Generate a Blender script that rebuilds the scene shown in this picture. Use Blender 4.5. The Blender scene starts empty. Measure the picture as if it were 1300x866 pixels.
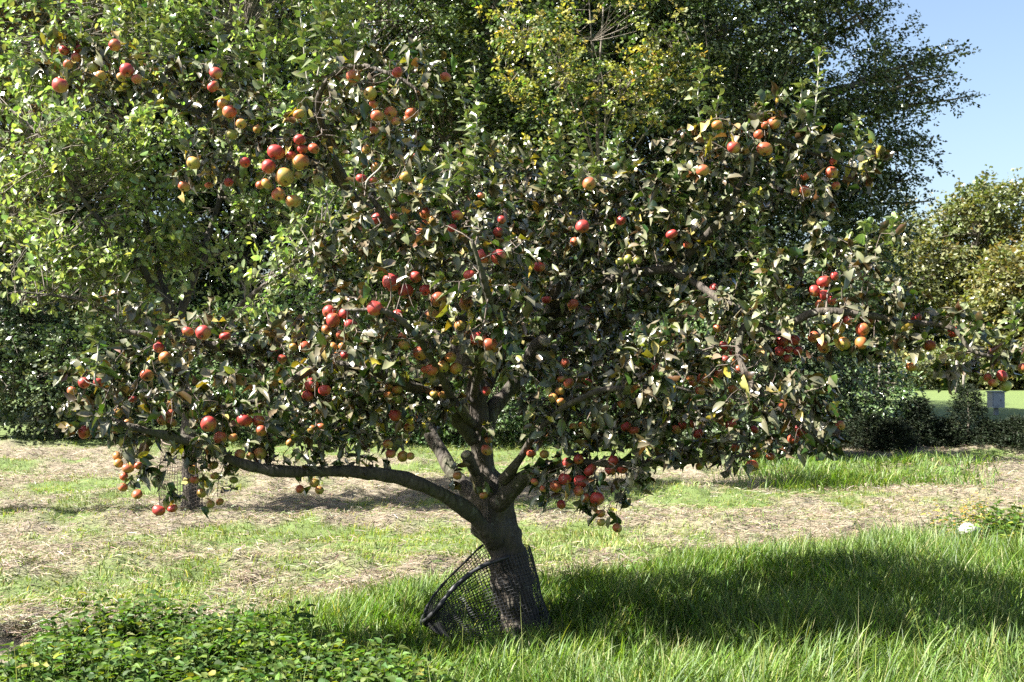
import bpy, math, random
import numpy as np
from mathutils import Vector, Matrix
rng = np.random.default_rng(7); random.seed(7)
SC = bpy.context.scene; COL = SC.collection

# ------------------------------------------------------------------ camera, sky, sun, exposure
CAM_H, LENS, PITCH = 1.55, 40.0, math.radians(0.87)
FPX = 1300 * LENS / 36.0
cam = bpy.data.cameras.new('camera'); cam.lens = LENS; cam.sensor_width = 36; cam.clip_end = 3000
cam.dof.use_dof = True; cam.dof.focus_distance = 6.0; cam.dof.aperture_fstop = 9.0
cobj = bpy.data.objects.new('camera', cam); COL.objects.link(cobj)
cobj.location = (0, 0, CAM_H); cobj.rotation_euler = (math.pi/2 + PITCH, 0, 0); SC.camera = cobj

SUN_EL, SUN_BACK = math.radians(45), math.radians(-10)
S = Vector((-math.cos(SUN_EL)*math.cos(SUN_BACK), math.cos(SUN_EL)*math.sin(SUN_BACK), math.sin(SUN_EL)))
w = bpy.data.worlds.new('World'); SC.world = w; w.use_nodes = True
nt = w.node_tree; bg = nt.nodes['Background']
sky = nt.nodes.new('ShaderNodeTexSky'); sky.sky_type = 'NISHITA'; sky.sun_disc = False
sky.sun_elevation = SUN_EL; sky.sun_rotation = math.atan2(S.x, S.y)
sky.air_density = 1.0; sky.dust_density = 2.5; sky.ozone_density = 1.0
nt.links.new(sky.outputs[0], bg.inputs[0]); bg.inputs[1].default_value = 0.05
sl = bpy.data.lights.new('sun', 'SUN'); sl.energy = 5.0; sl.angle = math.radians(0.5); sl.color = (1, .96, .90)
so = bpy.data.objects.new('sun', sl); COL.objects.link(so); so.rotation_mode = 'QUATERNION'
so.rotation_quaternion = S.to_track_quat('Z', 'Y'); so.location = (-20, 10, 30)
SC.view_settings.view_transform = 'Standard'; SC.view_settings.look = 'None'
SC.view_settings.exposure = 2.4; SC.view_settings.gamma = 1.0; SC.view_settings.use_curve_mapping = False
cy = SC.cycles
cy.use_denoising = False; SC.render.filter_size = 1.15
cy.max_bounces = 4; cy.diffuse_bounces = 1; cy.glossy_bounces = 1; cy.transmission_bounces = 3; cy.transparent_max_bounces = 4
cy.sample_clamp_indirect = 4.0; cy.caustics_reflective = False; cy.caustics_refractive = False

# ------------------------------------------------------------------ helpers
def P(px, py, d):
    """photo pixel + distance (m along the view) -> world point"""
    x = (px-650)/FPX; z = (433-py)/FPX
    y3 = math.cos(PITCH) - z*math.sin(PITCH); z3 = math.sin(PITCH) + z*math.cos(PITCH)
    return np.array([x*d/y3, d, CAM_H + z3*d/y3])
def to_px(p):
    p = np.asarray(p, float); q = p - np.array([0, 0, CAM_H])
    c, s = math.cos(PITCH), math.sin(PITCH)
    f = q[..., 1]*c + q[..., 2]*s; u = -q[..., 1]*s + q[..., 2]*c
    return 650 + FPX*q[..., 0]/f, 433 - FPX*u/f
def unit(v):
    return v / np.maximum(np.linalg.norm(v, axis=-1, keepdims=True), 1e-9)
_h = rng.random(65536)
def vnoise(p):
    p = np.asarray(p, float); i = np.floor(p).astype(np.int64); f = p - i; f = f*f*(3-2*f); r = 0
    for a in (0, 1):
        for b in (0, 1):
            for c in (0, 1):
                h = _h[((i[..., 0]+a)*7919 + (i[..., 1]+b)*104729 + (i[..., 2]+c)*1299709) & 65535]
                r = r + h*(f[..., 0] if a else 1-f[..., 0])*(f[..., 1] if b else 1-f[..., 1])*(f[..., 2] if c else 1-f[..., 2])
    return r
def n2(x, y, s, o=0.0):
    return vnoise(np.stack([np.asarray(x)*s+o+50, np.asarray(y)*s+50, np.full(np.shape(x), 7.3+o)], -1))

class Acc:
    def __init__(s): s.v=[]; s.c=[]; s.f={3:[],4:[]}; s.n=0
    def add(s, V, F, C=None):
        V = np.asarray(V, float).reshape(-1, 3); s.v.append(V)
        s.c.append(np.broadcast_to(np.asarray((1,1,1) if C is None else C, float), (len(V), 3)))
        for k, fa in F.items():
            if len(fa): s.f[k].append(np.asarray(fa, np.int64).reshape(-1, k) + s.n)
        s.n += len(V)
    def build(s, name, mat, parent=None, smooth=True, origin=None):
        V = np.concatenate(s.v); C = np.concatenate(s.c)
        if origin is not None: V = V - np.asarray(origin)
        t = np.concatenate(s.f[3]) if s.f[3] else np.zeros((0,3),int); q = np.concatenate(s.f[4]) if s.f[4] else np.zeros((0,4),int)
        me = bpy.data.meshes.new(name); me.vertices.add(len(V)); me.vertices.foreach_set('co', V.astype(np.float32).ravel())
        loops = np.concatenate([t.ravel(), q.ravel()]).astype(np.int32)
        me.loops.add(len(loops)); me.loops.foreach_set('vertex_index', loops)
        tot = np.concatenate([np.full(len(t),3), np.full(len(q),4)]).astype(np.int32)
        st = np.concatenate([[0], np.cumsum(tot)[:-1]]).astype(np.int32)
        me.polygons.add(len(tot)); me.polygons.foreach_set('loop_start', st); me.polygons.foreach_set('loop_total', tot)
        me.polygons.foreach_set('use_smooth', np.full(len(tot), smooth))
        at = me.attributes.new('Col', 'FLOAT_COLOR', 'POINT')
        at.data.foreach_set('color', np.concatenate([C, np.ones((len(C),1))], 1).astype(np.float32).ravel())
        me.update(calc_edges=True); me.materials.append(mat)
        return link(name, me, parent, origin)
def link(name, me, parent=None, loc=None):
    o = bpy.data.objects.new(name, me); COL.objects.link(o)
    if loc is not None: o.location = loc
    if parent is not None:
        o.parent = parent
        q = parent
        while q is not None: o.location = Vector(o.location) - q.matrix_basis.translation; q = q.parent
    return o
def empty(name, loc):
    o = bpy.data.objects.new(name, None); COL.objects.link(o); o.location = loc; o.empty_display_size = .1; return o
def tag(o, label=None, cat=None, group=None, kind=None):
    if label: o['label'] = label
    if cat: o['category'] = cat
    if group: o['group'] = group
    if kind: o['kind'] = kind
    return o

def scatter(acc, tm, pos, D, N, sc, col):
    if len(pos) == 0: return
    V, F = tm; D = unit(D); X = unit(np.cross(D, N)); N = np.cross(X, D)
    sc = np.asarray(sc)
    if sc.ndim == 1: sc = np.stack([sc]*3, 1)
    W = pos[:,None] + (V[None,:,0:1]*X[:,None]*sc[:,None,0:1] + V[None,:,1:2]*D[:,None]*sc[:,None,1:2] + V[None,:,2:3]*N[:,None]*sc[:,None,2:3])
    k = len(V); off = (np.arange(len(pos))*k)[:,None,None]
    acc.add(W.reshape(-1,3), {a:(np.asarray(f)[None]+off).reshape(-1,a) for a,f in F.items() if len(f)}, np.repeat(col, k, 0))

def tube(acc, pts, rad, sides=8, cap=True, rough=0.0, col=None, seed=0.0, closed=False):
    pts = np.asarray(pts, float); n = len(pts); rad = np.broadcast_to(np.asarray(rad, float), (n,))
    T = unit(np.gradient(pts, axis=0)); ref = np.array([0,0,1.]) if abs(T[0,2])<.9 else np.array([1.,0,0])
    u = unit(np.cross(T[0], ref)); U=[]
    for i in range(n):
        u = unit(u - T[i]*np.dot(u, T[i])); U.append(u)
    U = np.array(U); W = np.cross(T, U); a = np.arange(sides)*2*math.pi/sides
    ring = U[:,None]*np.cos(a)[None,:,None] + W[:,None]*np.sin(a)[None,:,None]
    r = rad[:,None]*np.ones(sides)[None]
    if rough:
        q = pts[:,None] + ring*rad[:,None,None]
        r = r*(1 + rough*(vnoise(q*22+seed)-.5)*.8 + rough*(vnoise(q*11+seed)-.5)*1.2 + rough*(vnoise(q*5+seed+9)-.5)*1.6 + rough*2.2*np.clip(vnoise(q*8+seed+31)-.72,0,1))
    V = (pts[:,None] + ring*r[...,None]).reshape(-1,3)
    i = np.arange(n-1)[:,None]*sides; j = np.arange(sides)[None]; k = (j+1)%sides
    Q = np.stack([i+j, i+k, i+sides+k, i+sides+j], -1).reshape(-1,4); Tr=[]
    if cap:
        V = np.concatenate([V, pts[-1:]+T[-1:]*rad[-1]*.3, pts[:1]-T[:1]*rad[0]*.3])
        Tr = [((n-1)*sides+x, (n-1)*sides+(x+1)%sides, n*sides) for x in range(sides)] + [((x+1)%sides, x, n*sides+1) for x in range(sides)]
    acc.add(V, {4:Q, 3:Tr}, col)
def prisms(acc, A, B, ra, rb, sides=4, col=None):
    """many straight twig pieces at once"""
    T = unit(B-A); ref = np.where(np.abs(T[:,2:3])<.9, np.array([[0,0,1.]]), np.array([[1.,0,0]]))
    U = unit(np.cross(T, ref)); W = np.cross(T, U); a = np.arange(sides)*2*math.pi/sides
    ring = U[:,None]*np.cos(a)[None,:,None] + W[:,None]*np.sin(a)[None,:,None]
    E = (B-A)*.04
    V = np.concatenate([(A-E)[:,None]+ring*ra[:,None,None], (B+E)[:,None]+ring*rb[:,None,None]], 1)
    j = np.arange(sides); k=(j+1)%sides; Q = np.stack([j,k,k+sides,j+sides],-1)
    acc.add(V.reshape(-1,3), {4:(Q[None]+(np.arange(len(A))*2*sides)[:,None,None]).reshape(-1,4)}, col)
def spline(c, per=6):
    """catmull-rom through rows of (x,y,z,r)"""
    c = np.asarray(c, float); e = np.concatenate([2*c[:1]-c[1:2], c, 2*c[-1:]-c[-2:-1]]); out=[]
    for i in range(len(c)-1):
        p0,p1,p2,p3 = e[i:i+4]
        for t in np.arange(per)/per:
            out.append(.5*(2*p1+(p2-p0)*t+(2*p0-5*p1+4*p2-p3)*t*t+(3*p1-p0-3*p2+p3)*t**3))
    out.append(c[-1]); o = np.array(out); o[:,3] = np.maximum(o[:,3], .004); return o

# ------------------------------------------------------------------ materials
def mat(name, build):
    m = bpy.data.materials.new(name); m.use_nodes = True; t = m.node_tree; t.nodes.clear()
    out = t.nodes.new('ShaderNodeOutputMaterial')
    def N(kind, **kw):
        n = t.nodes.new('ShaderNode'+kind)
        for k,v in kw.items():
            if k in n.inputs: n.inputs[k].default_value = v
            else: setattr(n, k, v)
        return n
    sh = build(N, lambda a,b: t.links.new(a,b)); t.links.new(sh, out.inputs[0]); return m
def ramp(N, L, fac, stops):
    r = N('ValToRGB'); e = r.color_ramp.elements
    while len(e) < len(stops): e.new(.5)
    for el,(p,c) in zip(e, stops): el.position = p; el.color = (*c,1)
    L(fac, r.inputs[0]); return r.outputs[0]
def mixc(N, L, f, a, b, mode='MIX'):
    m = N('Mix', data_type='RGBA', blend_type=mode)
    for s,v in ((0,f),(6,a),(7,b)):
        if hasattr(v,'links'): L(v, m.inputs[s])
        else: m.inputs[s].default_value = v if s==0 else (*v,1)
    return m.outputs[2]
def leaf_mat(name, rough=.42, trans=.3, under=(.30,.34,.24), umix=.5, spec=.5, spots=0.0, tint=(1.5,1.55,.55)):
    def b(N, L):
        col = N('Attribute', attribute_name='Col').outputs['Color']
        if spots:
            nz = N('TexNoise', Scale=55.0, Detail=3.0); L(N('TexCoord').outputs['Object'], nz.inputs['Vector'])
            f = N('MapRange'); L(nz.outputs[0], f.inputs[0]); f.inputs[1].default_value=.58; f.inputs[2].default_value=.70; f.inputs[4].default_value=spots
            col = mixc(N, L, f.outputs[0], col, (.09,.045,.02))
        geo = N('NewGeometry'); uf = N('Math', operation='MULTIPLY'); L(geo.outputs['Backfacing'], uf.inputs[0]); uf.inputs[1].default_value = umix
        base = mixc(N, L, uf.outputs[0], col, under)
        p = N('BsdfPrincipled', Roughness=rough); p.inputs['Specular IOR Level'].default_value = spec; L(base, p.inputs['Base Color'])
        tr = N('BsdfTranslucent'); L(mixc(N, L, 1.0, col, tint, 'MULTIPLY'), tr.inputs[0])
        ms = N('MixShader'); ms.inputs[0].default_value = trans; L(p.outputs[0], ms.inputs[1]); L(tr.outputs[0], ms.inputs[2]); return ms.outputs[0]
    return mat(name, b)
def bark_mat(name, dark, light, scale=18.0, bump=.6, moss=None):
    def b(N, L):
        tc = N('TexCoord').outputs['Object']
        mp = N('Mapping'); mp.inputs['Scale'].default_value = (1,1,.32); L(tc, mp.inputs[0])
        a = N('TexNoise', Scale=scale, Detail=6.0, Roughness=.65); L(mp.outputs[0], a.inputs['Vector'])
        v = N('TexVoronoi', Scale=scale*1.6, feature='DISTANCE_TO_EDGE'); L(mp.outputs[0], v.inputs['Vector'])
        c = ramp(N, L, a.outputs[0], [(.3,dark),(.62,light),(.75,tuple(min(1,x*1.5) for x in light))])
        if moss:
            g = N('TexNoise', Scale=5.0, Detail=4.0); L(tc, g.inputs['Vector'])
            f = N('MapRange'); L(g.outputs[0], f.inputs[0]); f.inputs[1].default_value=.52; f.inputs[2].default_value=.68; f.inputs[4].default_value=.65
            c = mixc(N, L, f.outputs[0], c, moss)
            g2 = N('TexNoise', Scale=17.0, Detail=3.0); L(tc, g2.inputs['Vector'])
            f2 = N('MapRange'); L(g2.outputs[0], f2.inputs[0]); f2.inputs[1].default_value=.64; f2.inputs[2].default_value=.70; f2.inputs[4].default_value=.55
            c = mixc(N, L, f2.outputs[0], c, (.15,.15,.11))
        ad = N('Math', operation='ADD'); L(a.outputs[0], ad.inputs[0]); L(v.outputs[0], ad.inputs[1])
        bp = N('Bump', Strength=bump, Distance=.03); L(ad.outputs[0], bp.inputs['Height'])
        p = N('BsdfPrincipled', Roughness=.85); L(c, p.inputs['Base Color']); L(bp.outputs[0], p.inputs['Normal']); return p.outputs[0]
    return mat(name, b)
def apple_mat(name, ground, blush, amount):
    def b(N, L):
        tc = N('TexCoord').outputs['Object']; inf = N('ObjectInfo')
        off = N('VectorMath', operation='SCALE'); L(inf.outputs['Location'], off.inputs[0]); off.inputs['Scale'].default_value = 3.0
        ad = N('VectorMath', operation='ADD'); L(tc, ad.inputs[0]); L(off.outputs[0], ad.inputs[1])
        big = N('TexNoise', Scale=1.3, Detail=1.5); L(ad.outputs[0], big.inputs['Vector'])
        mp = N('Mapping'); mp.inputs['Scale'].default_value = (1,1,.12); L(ad.outputs[0], mp.inputs[0])
        st = N('TexNoise', Scale=9.0, Detail=3.0); L(mp.outputs[0], st.inputs['Vector'])
        s = N('Math', operation='MULTIPLY_ADD'); L(st.outputs[0], s.inputs[0]); s.inputs[1].default_value=.55; L(big.outputs[0], s.inputs[2])
        sx = N('SeparateXYZ'); L(tc, sx.inputs[0]); tz = N('Math', operation='MULTIPLY_ADD'); L(sx.outputs[2], tz.inputs[0]); tz.inputs[1].default_value=.16; L(s.outputs[0], tz.inputs[2])
        tx = N('Math', operation='MULTIPLY_ADD'); L(sx.outputs[0], tx.inputs[0]); tx.inputs[1].default_value=.34; L(tz.outputs[0], tx.inputs[2]); s = tx
        r = N('Math', operation='MULTIPLY_ADD'); L(inf.outputs['Random'], r.inputs[0]); r.inputs[1].default_value=.22; L(s.outputs[0], r.inputs[2])
        f = N('MapRange'); L(r.outputs[0], f.inputs[0]); f.inputs[1].default_value=1.02-amount; f.inputs[2].default_value=1.5-amount
        c = mixc(N, L, f.outputs[0], ground, blush)
        sp = N('TexVoronoi', Scale=11.0); L(ad.outputs[0], sp.inputs['Vector'])
        lf = N('MapRange'); L(sp.outputs[0], lf.inputs[0]); lf.inputs[1].default_value=.16; lf.inputs[2].default_value=.08; lf.inputs[4].default_value=.35
        c = mixc(N, L, lf.outputs[0], c, (.5,.38,.2))
        p = N('BsdfPrincipled', Roughness=.43); p.inputs['Specular IOR Level'].default_value=.45; L(c, p.inputs['Base Color']); return p.outputs[0]
    return mat(name, b)
def flat_mat(name, c, rough=.7, var=.3, scale=20.0):
    def b(N, L):
        nz = N('TexNoise', Scale=scale, Detail=4.0); L(N('TexCoord').outputs['Object'], nz.inputs['Vector'])
        col = ramp(N, L, nz.outputs[0], [(.3, tuple(x*(1-var) for x in c)), (.7, tuple(min(1,x*(1+var)) for x in c))])
        p = N('BsdfPrincipled', Roughness=rough); L(col, p.inputs['Base Color']); return p.outputs[0]
    return mat(name, b)

M_APLEAF = leaf_mat('apple_leaf', .27, .13, (.25,.23,.15), .42, .6, spots=.85)
M_PALE   = leaf_mat('pale_leaf', .32, .40, (.26,.30,.16), .4, .55, tint=(1.25,1.4,.75))
M_BGLEAF = leaf_mat('wood_leaf', .27, .12, (.16,.21,.10), .35, .55)
M_GRASS  = leaf_mat('grass_blade', .5, .38, (.12,.2,.05), .2, .32, tint=(1.3,1.45,.6))
M_STRAW  = leaf_mat('straw', .6, .12, (.5,.42,.28), .2, .3, tint=(1,1,.8))
M_NETTLE = leaf_mat('nettle_leaf', .6, .32, (.12,.2,.06), .3, .28)
M_CONIF  = leaf_mat('conifer_spray', .6, .1, (.03,.05,.02), .2, .2)
M_BARK   = bark_mat('apple_bark', (.018,.014,.010), (.075,.060,.043), 16, .9, (.05,.055,.023))
M_TWIG   = bark_mat('twig_bark', (.05,.035,.028), (.14,.11,.085), 40, .3)
M_SHOOT  = flat_mat('downy_shoot', (.32,.30,.26), .8)
M_BGBARK = bark_mat('wood_bark', (.05,.04,.032), (.2,.17,.13), 6, .5)
M_CUT    = flat_mat('cut_wood', (.33,.27,.19), .8, .4, 30)
M_NET    = flat_mat('black_netting', (.012,.012,.013), .55, .2)
M_NETOLD = flat_mat('old_netting', (.16,.12,.09), .8, .3)
M_STONE  = flat_mat('white_stone', (.36,.345,.31), .85, .3, 40)
M_STEM   = flat_mat('apple_stem', (.09,.06,.03), .8)
M_CALYX  = flat_mat('apple_calyx', (.07,.05,.03), .9)
APPLE_M = {'r': apple_mat('apple_red', (.38,.24,.06), (.31,.036,.030), .62),
           'o': apple_mat('apple_orange', (.35,.25,.065), (.34,.07,.032), .46),
           'y': apple_mat('apple_yellow', (.30,.25,.055), (.36,.12,.035), .28),
           'g': apple_mat('apple_green', (.20,.22,.05), (.30,.17,.05), .10)}

# ------------------------------------------------------------------ ground
# edge of the uncut grass (distance as a function of world x)
_ex = np.array([(p-650)/FPX*d for p,d in ((-300,5.0),(0,5.6),(100,6.0),(200,6.3),(300,6.7),(450,7.4),(600,7.9),(800,8.2),(900,8.8),(1000,9.3),(1300,9.5),(1600,9.6))])
_ed = np.array([5.0,5.6,6.0,6.3,6.7,7.4,7.9,8.2,8.8,9.3,9.5,9.6])
def edge(x): return np.interp(x, _ex, _ed)
def H(x, y):
    x = np.asarray(x, float); y = np.asarray(y, float)
    h = (n2(x,y,.35)-.5)*.10 + (n2(x,y,1.7,3)-.5)*.03
    hay = np.clip((y-edge(x)-.1)/.5, 0, 1)*np.clip((24-y)/4, 0, 1)
    yy = y + .5*np.sin(x*.45) + (n2(x,y,.5,5)-.5)*1.0
    ridge = np.clip(np.sin(yy*2.5), 0, 1)**2*(.25+.75*n2(x,y,.55,11))
    return h + hay*(ridge*.15 + (n2(x,y,4.5,8)-.5)*.10 + (n2(x,y,9,2)-.5)*.06)
def hay_amount(x, y):
    x = np.asarray(x, float); y = np.asarray(y, float)
    a = np.clip((y-edge(x)+.15)/.6, 0, 1)
    far = 20.5 - 1.4*(n2(x,y,.25,4)-.5)*4
    a = a*np.clip((far-y)/1.5, 0, 1)
    patch = n2(x*.45, y, .9, 21)*.65 + n2(x, y, 3.1, 33)*.35
    return a*np.clip(1.0 - 2.6*np.clip(patch-.46, 0, 1)*1.9, .06, 1)

def grid_axis(lo, hi, step, far, nfar):
    g = np.arange(lo, hi+1e-6, step); t = np.linspace(0,1,nfar+1)[1:]
    out = hi + (far-hi)*t**3; inn = lo - (far-hi)*t**3
    return np.concatenate([inn[::-1], g, out])
gx = grid_axis(-9.5, 9.5, .085, 900, 22); gy = grid_axis(3.0, 23.0, .085, 900, 22)
X, Y = np.meshgrid(gx, gy); Z = H(X, Y)*np.clip((60-np.abs(Y))/30, 0, 1)
hay = hay_amount(X, Y)
acc = Acc(); nx, ny = len(gx), len(gy)
i = np.arange(ny-1)[:,None]*nx; j = np.arange(nx-1)[None]
acc.add(np.stack([X,Y,Z],-1).reshape(-1,3), {4: np.stack([i+j,i+j+1,i+nx+j+1,i+nx+j],-1).reshape(-1,4)}, np.stack([hay.ravel()]*3,1))
def gm(N, L):
    tc = N('TexCoord').outputs['Object']; h = N('Attribute', attribute_name='Col').outputs['Fac']
    fine = N('TexNoise', Scale=30.0, Detail=6.0, Roughness=.7); mp = N('Mapping'); mp.inputs['Scale'].default_value=(.35,1,1); L(tc, mp.inputs[0]); L(mp.outputs[0], fine.inputs['Vector'])
    mid = N('TexNoise', Scale=2.2, Detail=5.0); L(tc, mid.inputs['Vector'])
    straw = ramp(N, L, fine.outputs[0], [(.25,(.07,.057,.036)),(.5,(.17,.14,.092)),(.75,(.27,.23,.16))])
    green = ramp(N, L, fine.outputs[0], [(.25,(.035,.06,.012)),(.55,(.10,.155,.035)),(.8,(.17,.22,.06))])
    green = mixc(N, L, mid.outputs[0], green, (.075,.10,.018))
    a = N('Math', operation='ADD'); L(h, a.inputs[0]); m2 = N('Math', operation='MULTIPLY_ADD'); L(mid.outputs[0], m2.inputs[0]); m2.inputs[1].default_value=.5; m2.inputs[2].default_value=-.25; L(m2.outputs[0], a.inputs[1])
    f = N('MapRange'); L(a.outputs[0], f.inputs[0]); f.inputs[1].default_value=.2; f.inputs[2].default_value=.75
    c = mixc(N, L, f.outputs[0], green, straw)
    bp = N('Bump', Strength=.9, Distance=.03); L(fine.outputs[0], bp.inputs['Height'])
    p = N('BsdfPrincipled', Roughness=.9); L(c, p.inputs['Base Color']); L(bp.outputs[0], p.inputs['Normal']); return p.outputs[0]
tag(acc.build('ground', mat('meadow_ground', gm)), kind='structure')

# ------------------------------------------------------------------ leaf shapes
def leaf_tm(droop=.25, fold=.25, twist=0.0, wave=0.0, width=.30, pet=.3):
    ys = np.array([0,.22,.5,.78,1.]); ws = np.array([0,.78,1.,.74,0])*width
    V=[]
    for y_,w_ in zip(ys, ws): V.append((0, y_, -droop*y_*y_))
    for s in (-1,1):
        for k in (1,2,3):
            a = twist*(ys[k]-.5); x_ = s*ws[k]; z_ = fold*ws[k] + wave*math.sin(k*2.3+s)*.11
            V.append((x_*math.cos(a)-z_*math.sin(a)*0, ys[k], -droop*ys[k]**2 + z_ + x_*math.sin(a)))
    V += [(-.018,-pet,.05),(.018,-pet,.05)]
    T=[(0,5,1),(3,7,4),(0,1,8),(3,4,10),(11,0,12)]; Q=[(1,5,6,2),(2,6,7,3),(1,2,9,8),(2,3,10,9)]
    return np.array(V,float), {3:T, 4:Q}
LEAVES = [leaf_tm(.25,.5,.3,0,.25), leaf_tm(.5,.35,.9,2,.27), leaf_tm(.15,.9,-.6,1,.25), leaf_tm(.8,.6,1.3,2,.26), leaf_tm(-.1,.35,.4,2,.30), leaf_tm(1.0,1.2,1.9,2,.22)]
def small_tm(fold=.3, width=.32): return np.array([(0,0,0),(-width,.5,fold*width),(0,1,-.12),(width,.5,fold*width)],float), {3:[(0,1,2),(0,2,3)]}
SMALL = [small_tm(.3), small_tm(.7,.28), small_tm(-.2,.36)]
def jit(base, n, amt=.25, hue=.12):
    b = np.asarray(base, float)
    return np.clip(b[None]*(1+amt*rng.normal(size=(n,1)))*(1+hue*rng.normal(size=(n,3))), .004, .9)
def pick(cols, probs, n, amt=.25):
    idx = rng.choice(len(cols), n, p=np.array(probs)/sum(probs)); c = np.asarray(cols, float)[idx]
    return np.clip(c*(1+amt*rng.normal(size=(n,1)))*(1+.1*rng.normal(size=(n,3))), .004, .9)
def rvec(n): return unit(rng.normal(size=(n,3)))

# ------------------------------------------------------------------ background woods
def spray_leaves(acc, C, A, n, L, ls, cols, probs, droop=.25, flat=.5, tms=SMALL):
    """fans of leaves: centres C, axes A, n leaves each, fan length L, leaf length ls"""
    m = len(C); A = unit(A); up = np.array([[0,0,1.]]); side = unit(np.cross(A, up)+1e-3*rvec(m)); nor = np.cross(side, A)
    t = rng.random((m,n)); s = np.where(np.arange(n)%2, 1., -1.)[None]
    base = C[:,None] + A[:,None]*(t[...,None]*L[:,None,None]) + np.array([0,0,-1.])*(droop*(t**2)[...,None]*L[:,None,None]) + rng.normal(size=(m,n,3))*.05*L[:,None,None]
    base += side[:,None]*(s*rng.random((m,n))*.28)[...,None]*L[:,None,None]*(1-.6*t[...,None])
    D = A[:,None]*.6 + side[:,None]*s[...,None]*.8 + rng.normal(size=(m,n,3))*.45 + np.array([0,0,-.25])
    N = nor[:,None]*flat + rng.normal(size=(m,n,3))*.55 + np.array([0,0,.15]) + np.array(S)*.25
    k = m*n; base=base.reshape(-1,3); D=unit(D.reshape(-1,3)); N=unit(N.reshape(-1,3))
    colr = np.repeat(pick(cols, probs, m, .12), n, 0)*(1+.22*rng.normal(size=(k,1))); colr = np.clip(colr,.004,.9)
    sc = ls*(.65+.7*rng.random(k)); w = rng.integers(0, len(tms), k)
    for q,tm in enumerate(tms):
        mk = w==q; scatter(acc, tm, base[mk], D[mk], N[mk], sc[mk], colr[mk])
def wood_tree(name, label, cat, base, clumps, trunk_r, n_spray, per, L, ls, cols, probs, group=None, limbs=8, tips=(), thr=.42, nscale=.7, leafm=None, barkm=None, shell=.5, trunk_top=None, flat=.5):
    bx, by = base; bz = float(H(bx,by))*(1 if abs(by)<25 else 0); b0 = np.array([bx,by,bz-.1])
    root = tag(empty(name, (bx,by,bz)), label, cat, group)
    cl = np.array(clumps, float); cen = cl[:,:3]; rad = cl[:,3:]
    top = trunk_top or float((cen[:,2]).mean()+.3*(cen[:,2].max()-cen[:,2].min()))
    tcx = cen[:,0].mean()*.25 + bx*.75
    a = Acc(); pts = np.array([b0, [bx+.1,by,bz+top*.35], [tcx,by+.1,bz+top*.7], [tcx+.1,by,bz+top]])
    sp = spline(np.concatenate([pts, np.array([[1.25],[.85],[.6],[.25]])*trunk_r],1), 5); sp[0,3]*=1.25
    tube(a, sp[:,:3], sp[:,3], 12, rough=.3); a.build('trunk', barkm or M_BGBARK, root)
    # sprays
    area = (rad[:,0]*rad[:,1]+rad[:,0]*rad[:,2]+rad[:,1]*rad[:,2]); k = rng.choice(len(cl), n_spray*3, p=area/area.sum())
    d = rvec(len(k)); rr = shell + (1.06-shell)*rng.random(len(k))**.7
    C = cen[k] + d*rad[k]*rr[:,None]; nz = vnoise(C/nscale+11)*.65 + vnoise(C/nscale*2.7+3)*.35
    keep = (nz>thr)&(C[:,2]>.12); C=C[keep][:n_spray]; d=d[keep][:n_spray]
    A = unit(d*1.0 + rng.normal(size=d.shape)*.5 + np.array([0,0,.1]))
    fol = Acc(); Lr = L*(.6+.8*rng.random(len(C)))
    spray_leaves(fol, C, A, per, Lr, ls, cols, probs, flat=flat)
    # limbs and finer branches
    tgt = list(cen[rng.permutation(len(cen))[:limbs]] + rng.normal(size=(min(limbs,len(cen)),3))*.2)
    ends=[]
    for q,t in enumerate(list(tgt)+list(tips)):
        t = np.asarray(t,float); s0 = sp[int(len(sp)*np.clip((t[2]-bz)/max(top,.1)*.6,.18,.93)),:3]
        md = (s0+t)/2 + np.array([0,0,.12*np.linalg.norm(t-s0)]) + rng.normal(size=3)*.1
        r0 = trunk_r*(.42 if q<len(tgt) else .3); ss = spline([(*s0,r0),(*md,r0*.6),(*t,r0*.12)],7)
        la = Acc(); tube(la, ss[:,:3], ss[:,3], 7, rough=.2); la.build('limb', barkm or M_BGBARK, root); ends.append(ss[:,:3])
        if q >= len(tgt):   # leafy reaching branch
            pp = ss[int(len(ss)*.3):,:3]; m = 60; tt = rng.random(m)**.8; ii = np.minimum((tt*(len(pp)-1)).astype(int), len(pp)-2)
            cc = pp[ii] + (pp[ii+1]-pp[ii])*rng.random((m,1)) + rng.normal(size=(m,3))*np.array([.22,.22,.16])*(1.25-tt)[:,None]*1.3
            ax = unit(pp[-1]-pp[0])[None] + rng.normal(size=(m,3))*.6
            spray_leaves(fol, cc, ax, per, np.full(m, L*.9), ls, cols, probs, flat=flat)
    E = np.concatenate(ends) if ends else sp[:,:3]
    sub = C[rng.permutation(len(C))[:min(len(C), 40*max(limbs,2))]]
    dd = ((sub[:,None]-E[None])**2).sum(-1); nr = E[dd.argmin(1)]; mdp = (nr+sub)/2 + rng.normal(size=sub.shape)*.12
    br = Acc(); r1 = np.full(len(sub), max(.006,trunk_r*.07))
    prisms(br, nr, mdp, r1, r1*.75); prisms(br, mdp, sub, r1*.75, r1*.35)
    tag(br.build('branches', barkm or M_BGBARK, root), kind='stuff')
    fol.build('crown', leafm or M_BGLEAF, root, smooth=False)
    return root
def clump(px, py, d, rx, ry, rd=None):
    c = P(px,py,d); s = d/FPX; return (*c, rx*s, (rd if rd else (rx+ry)/2*s), ry*s)

DG = [(.020,.036,.007),(.034,.057,.010),(.062,.085,.016),(.10,.11,.02)]
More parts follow.
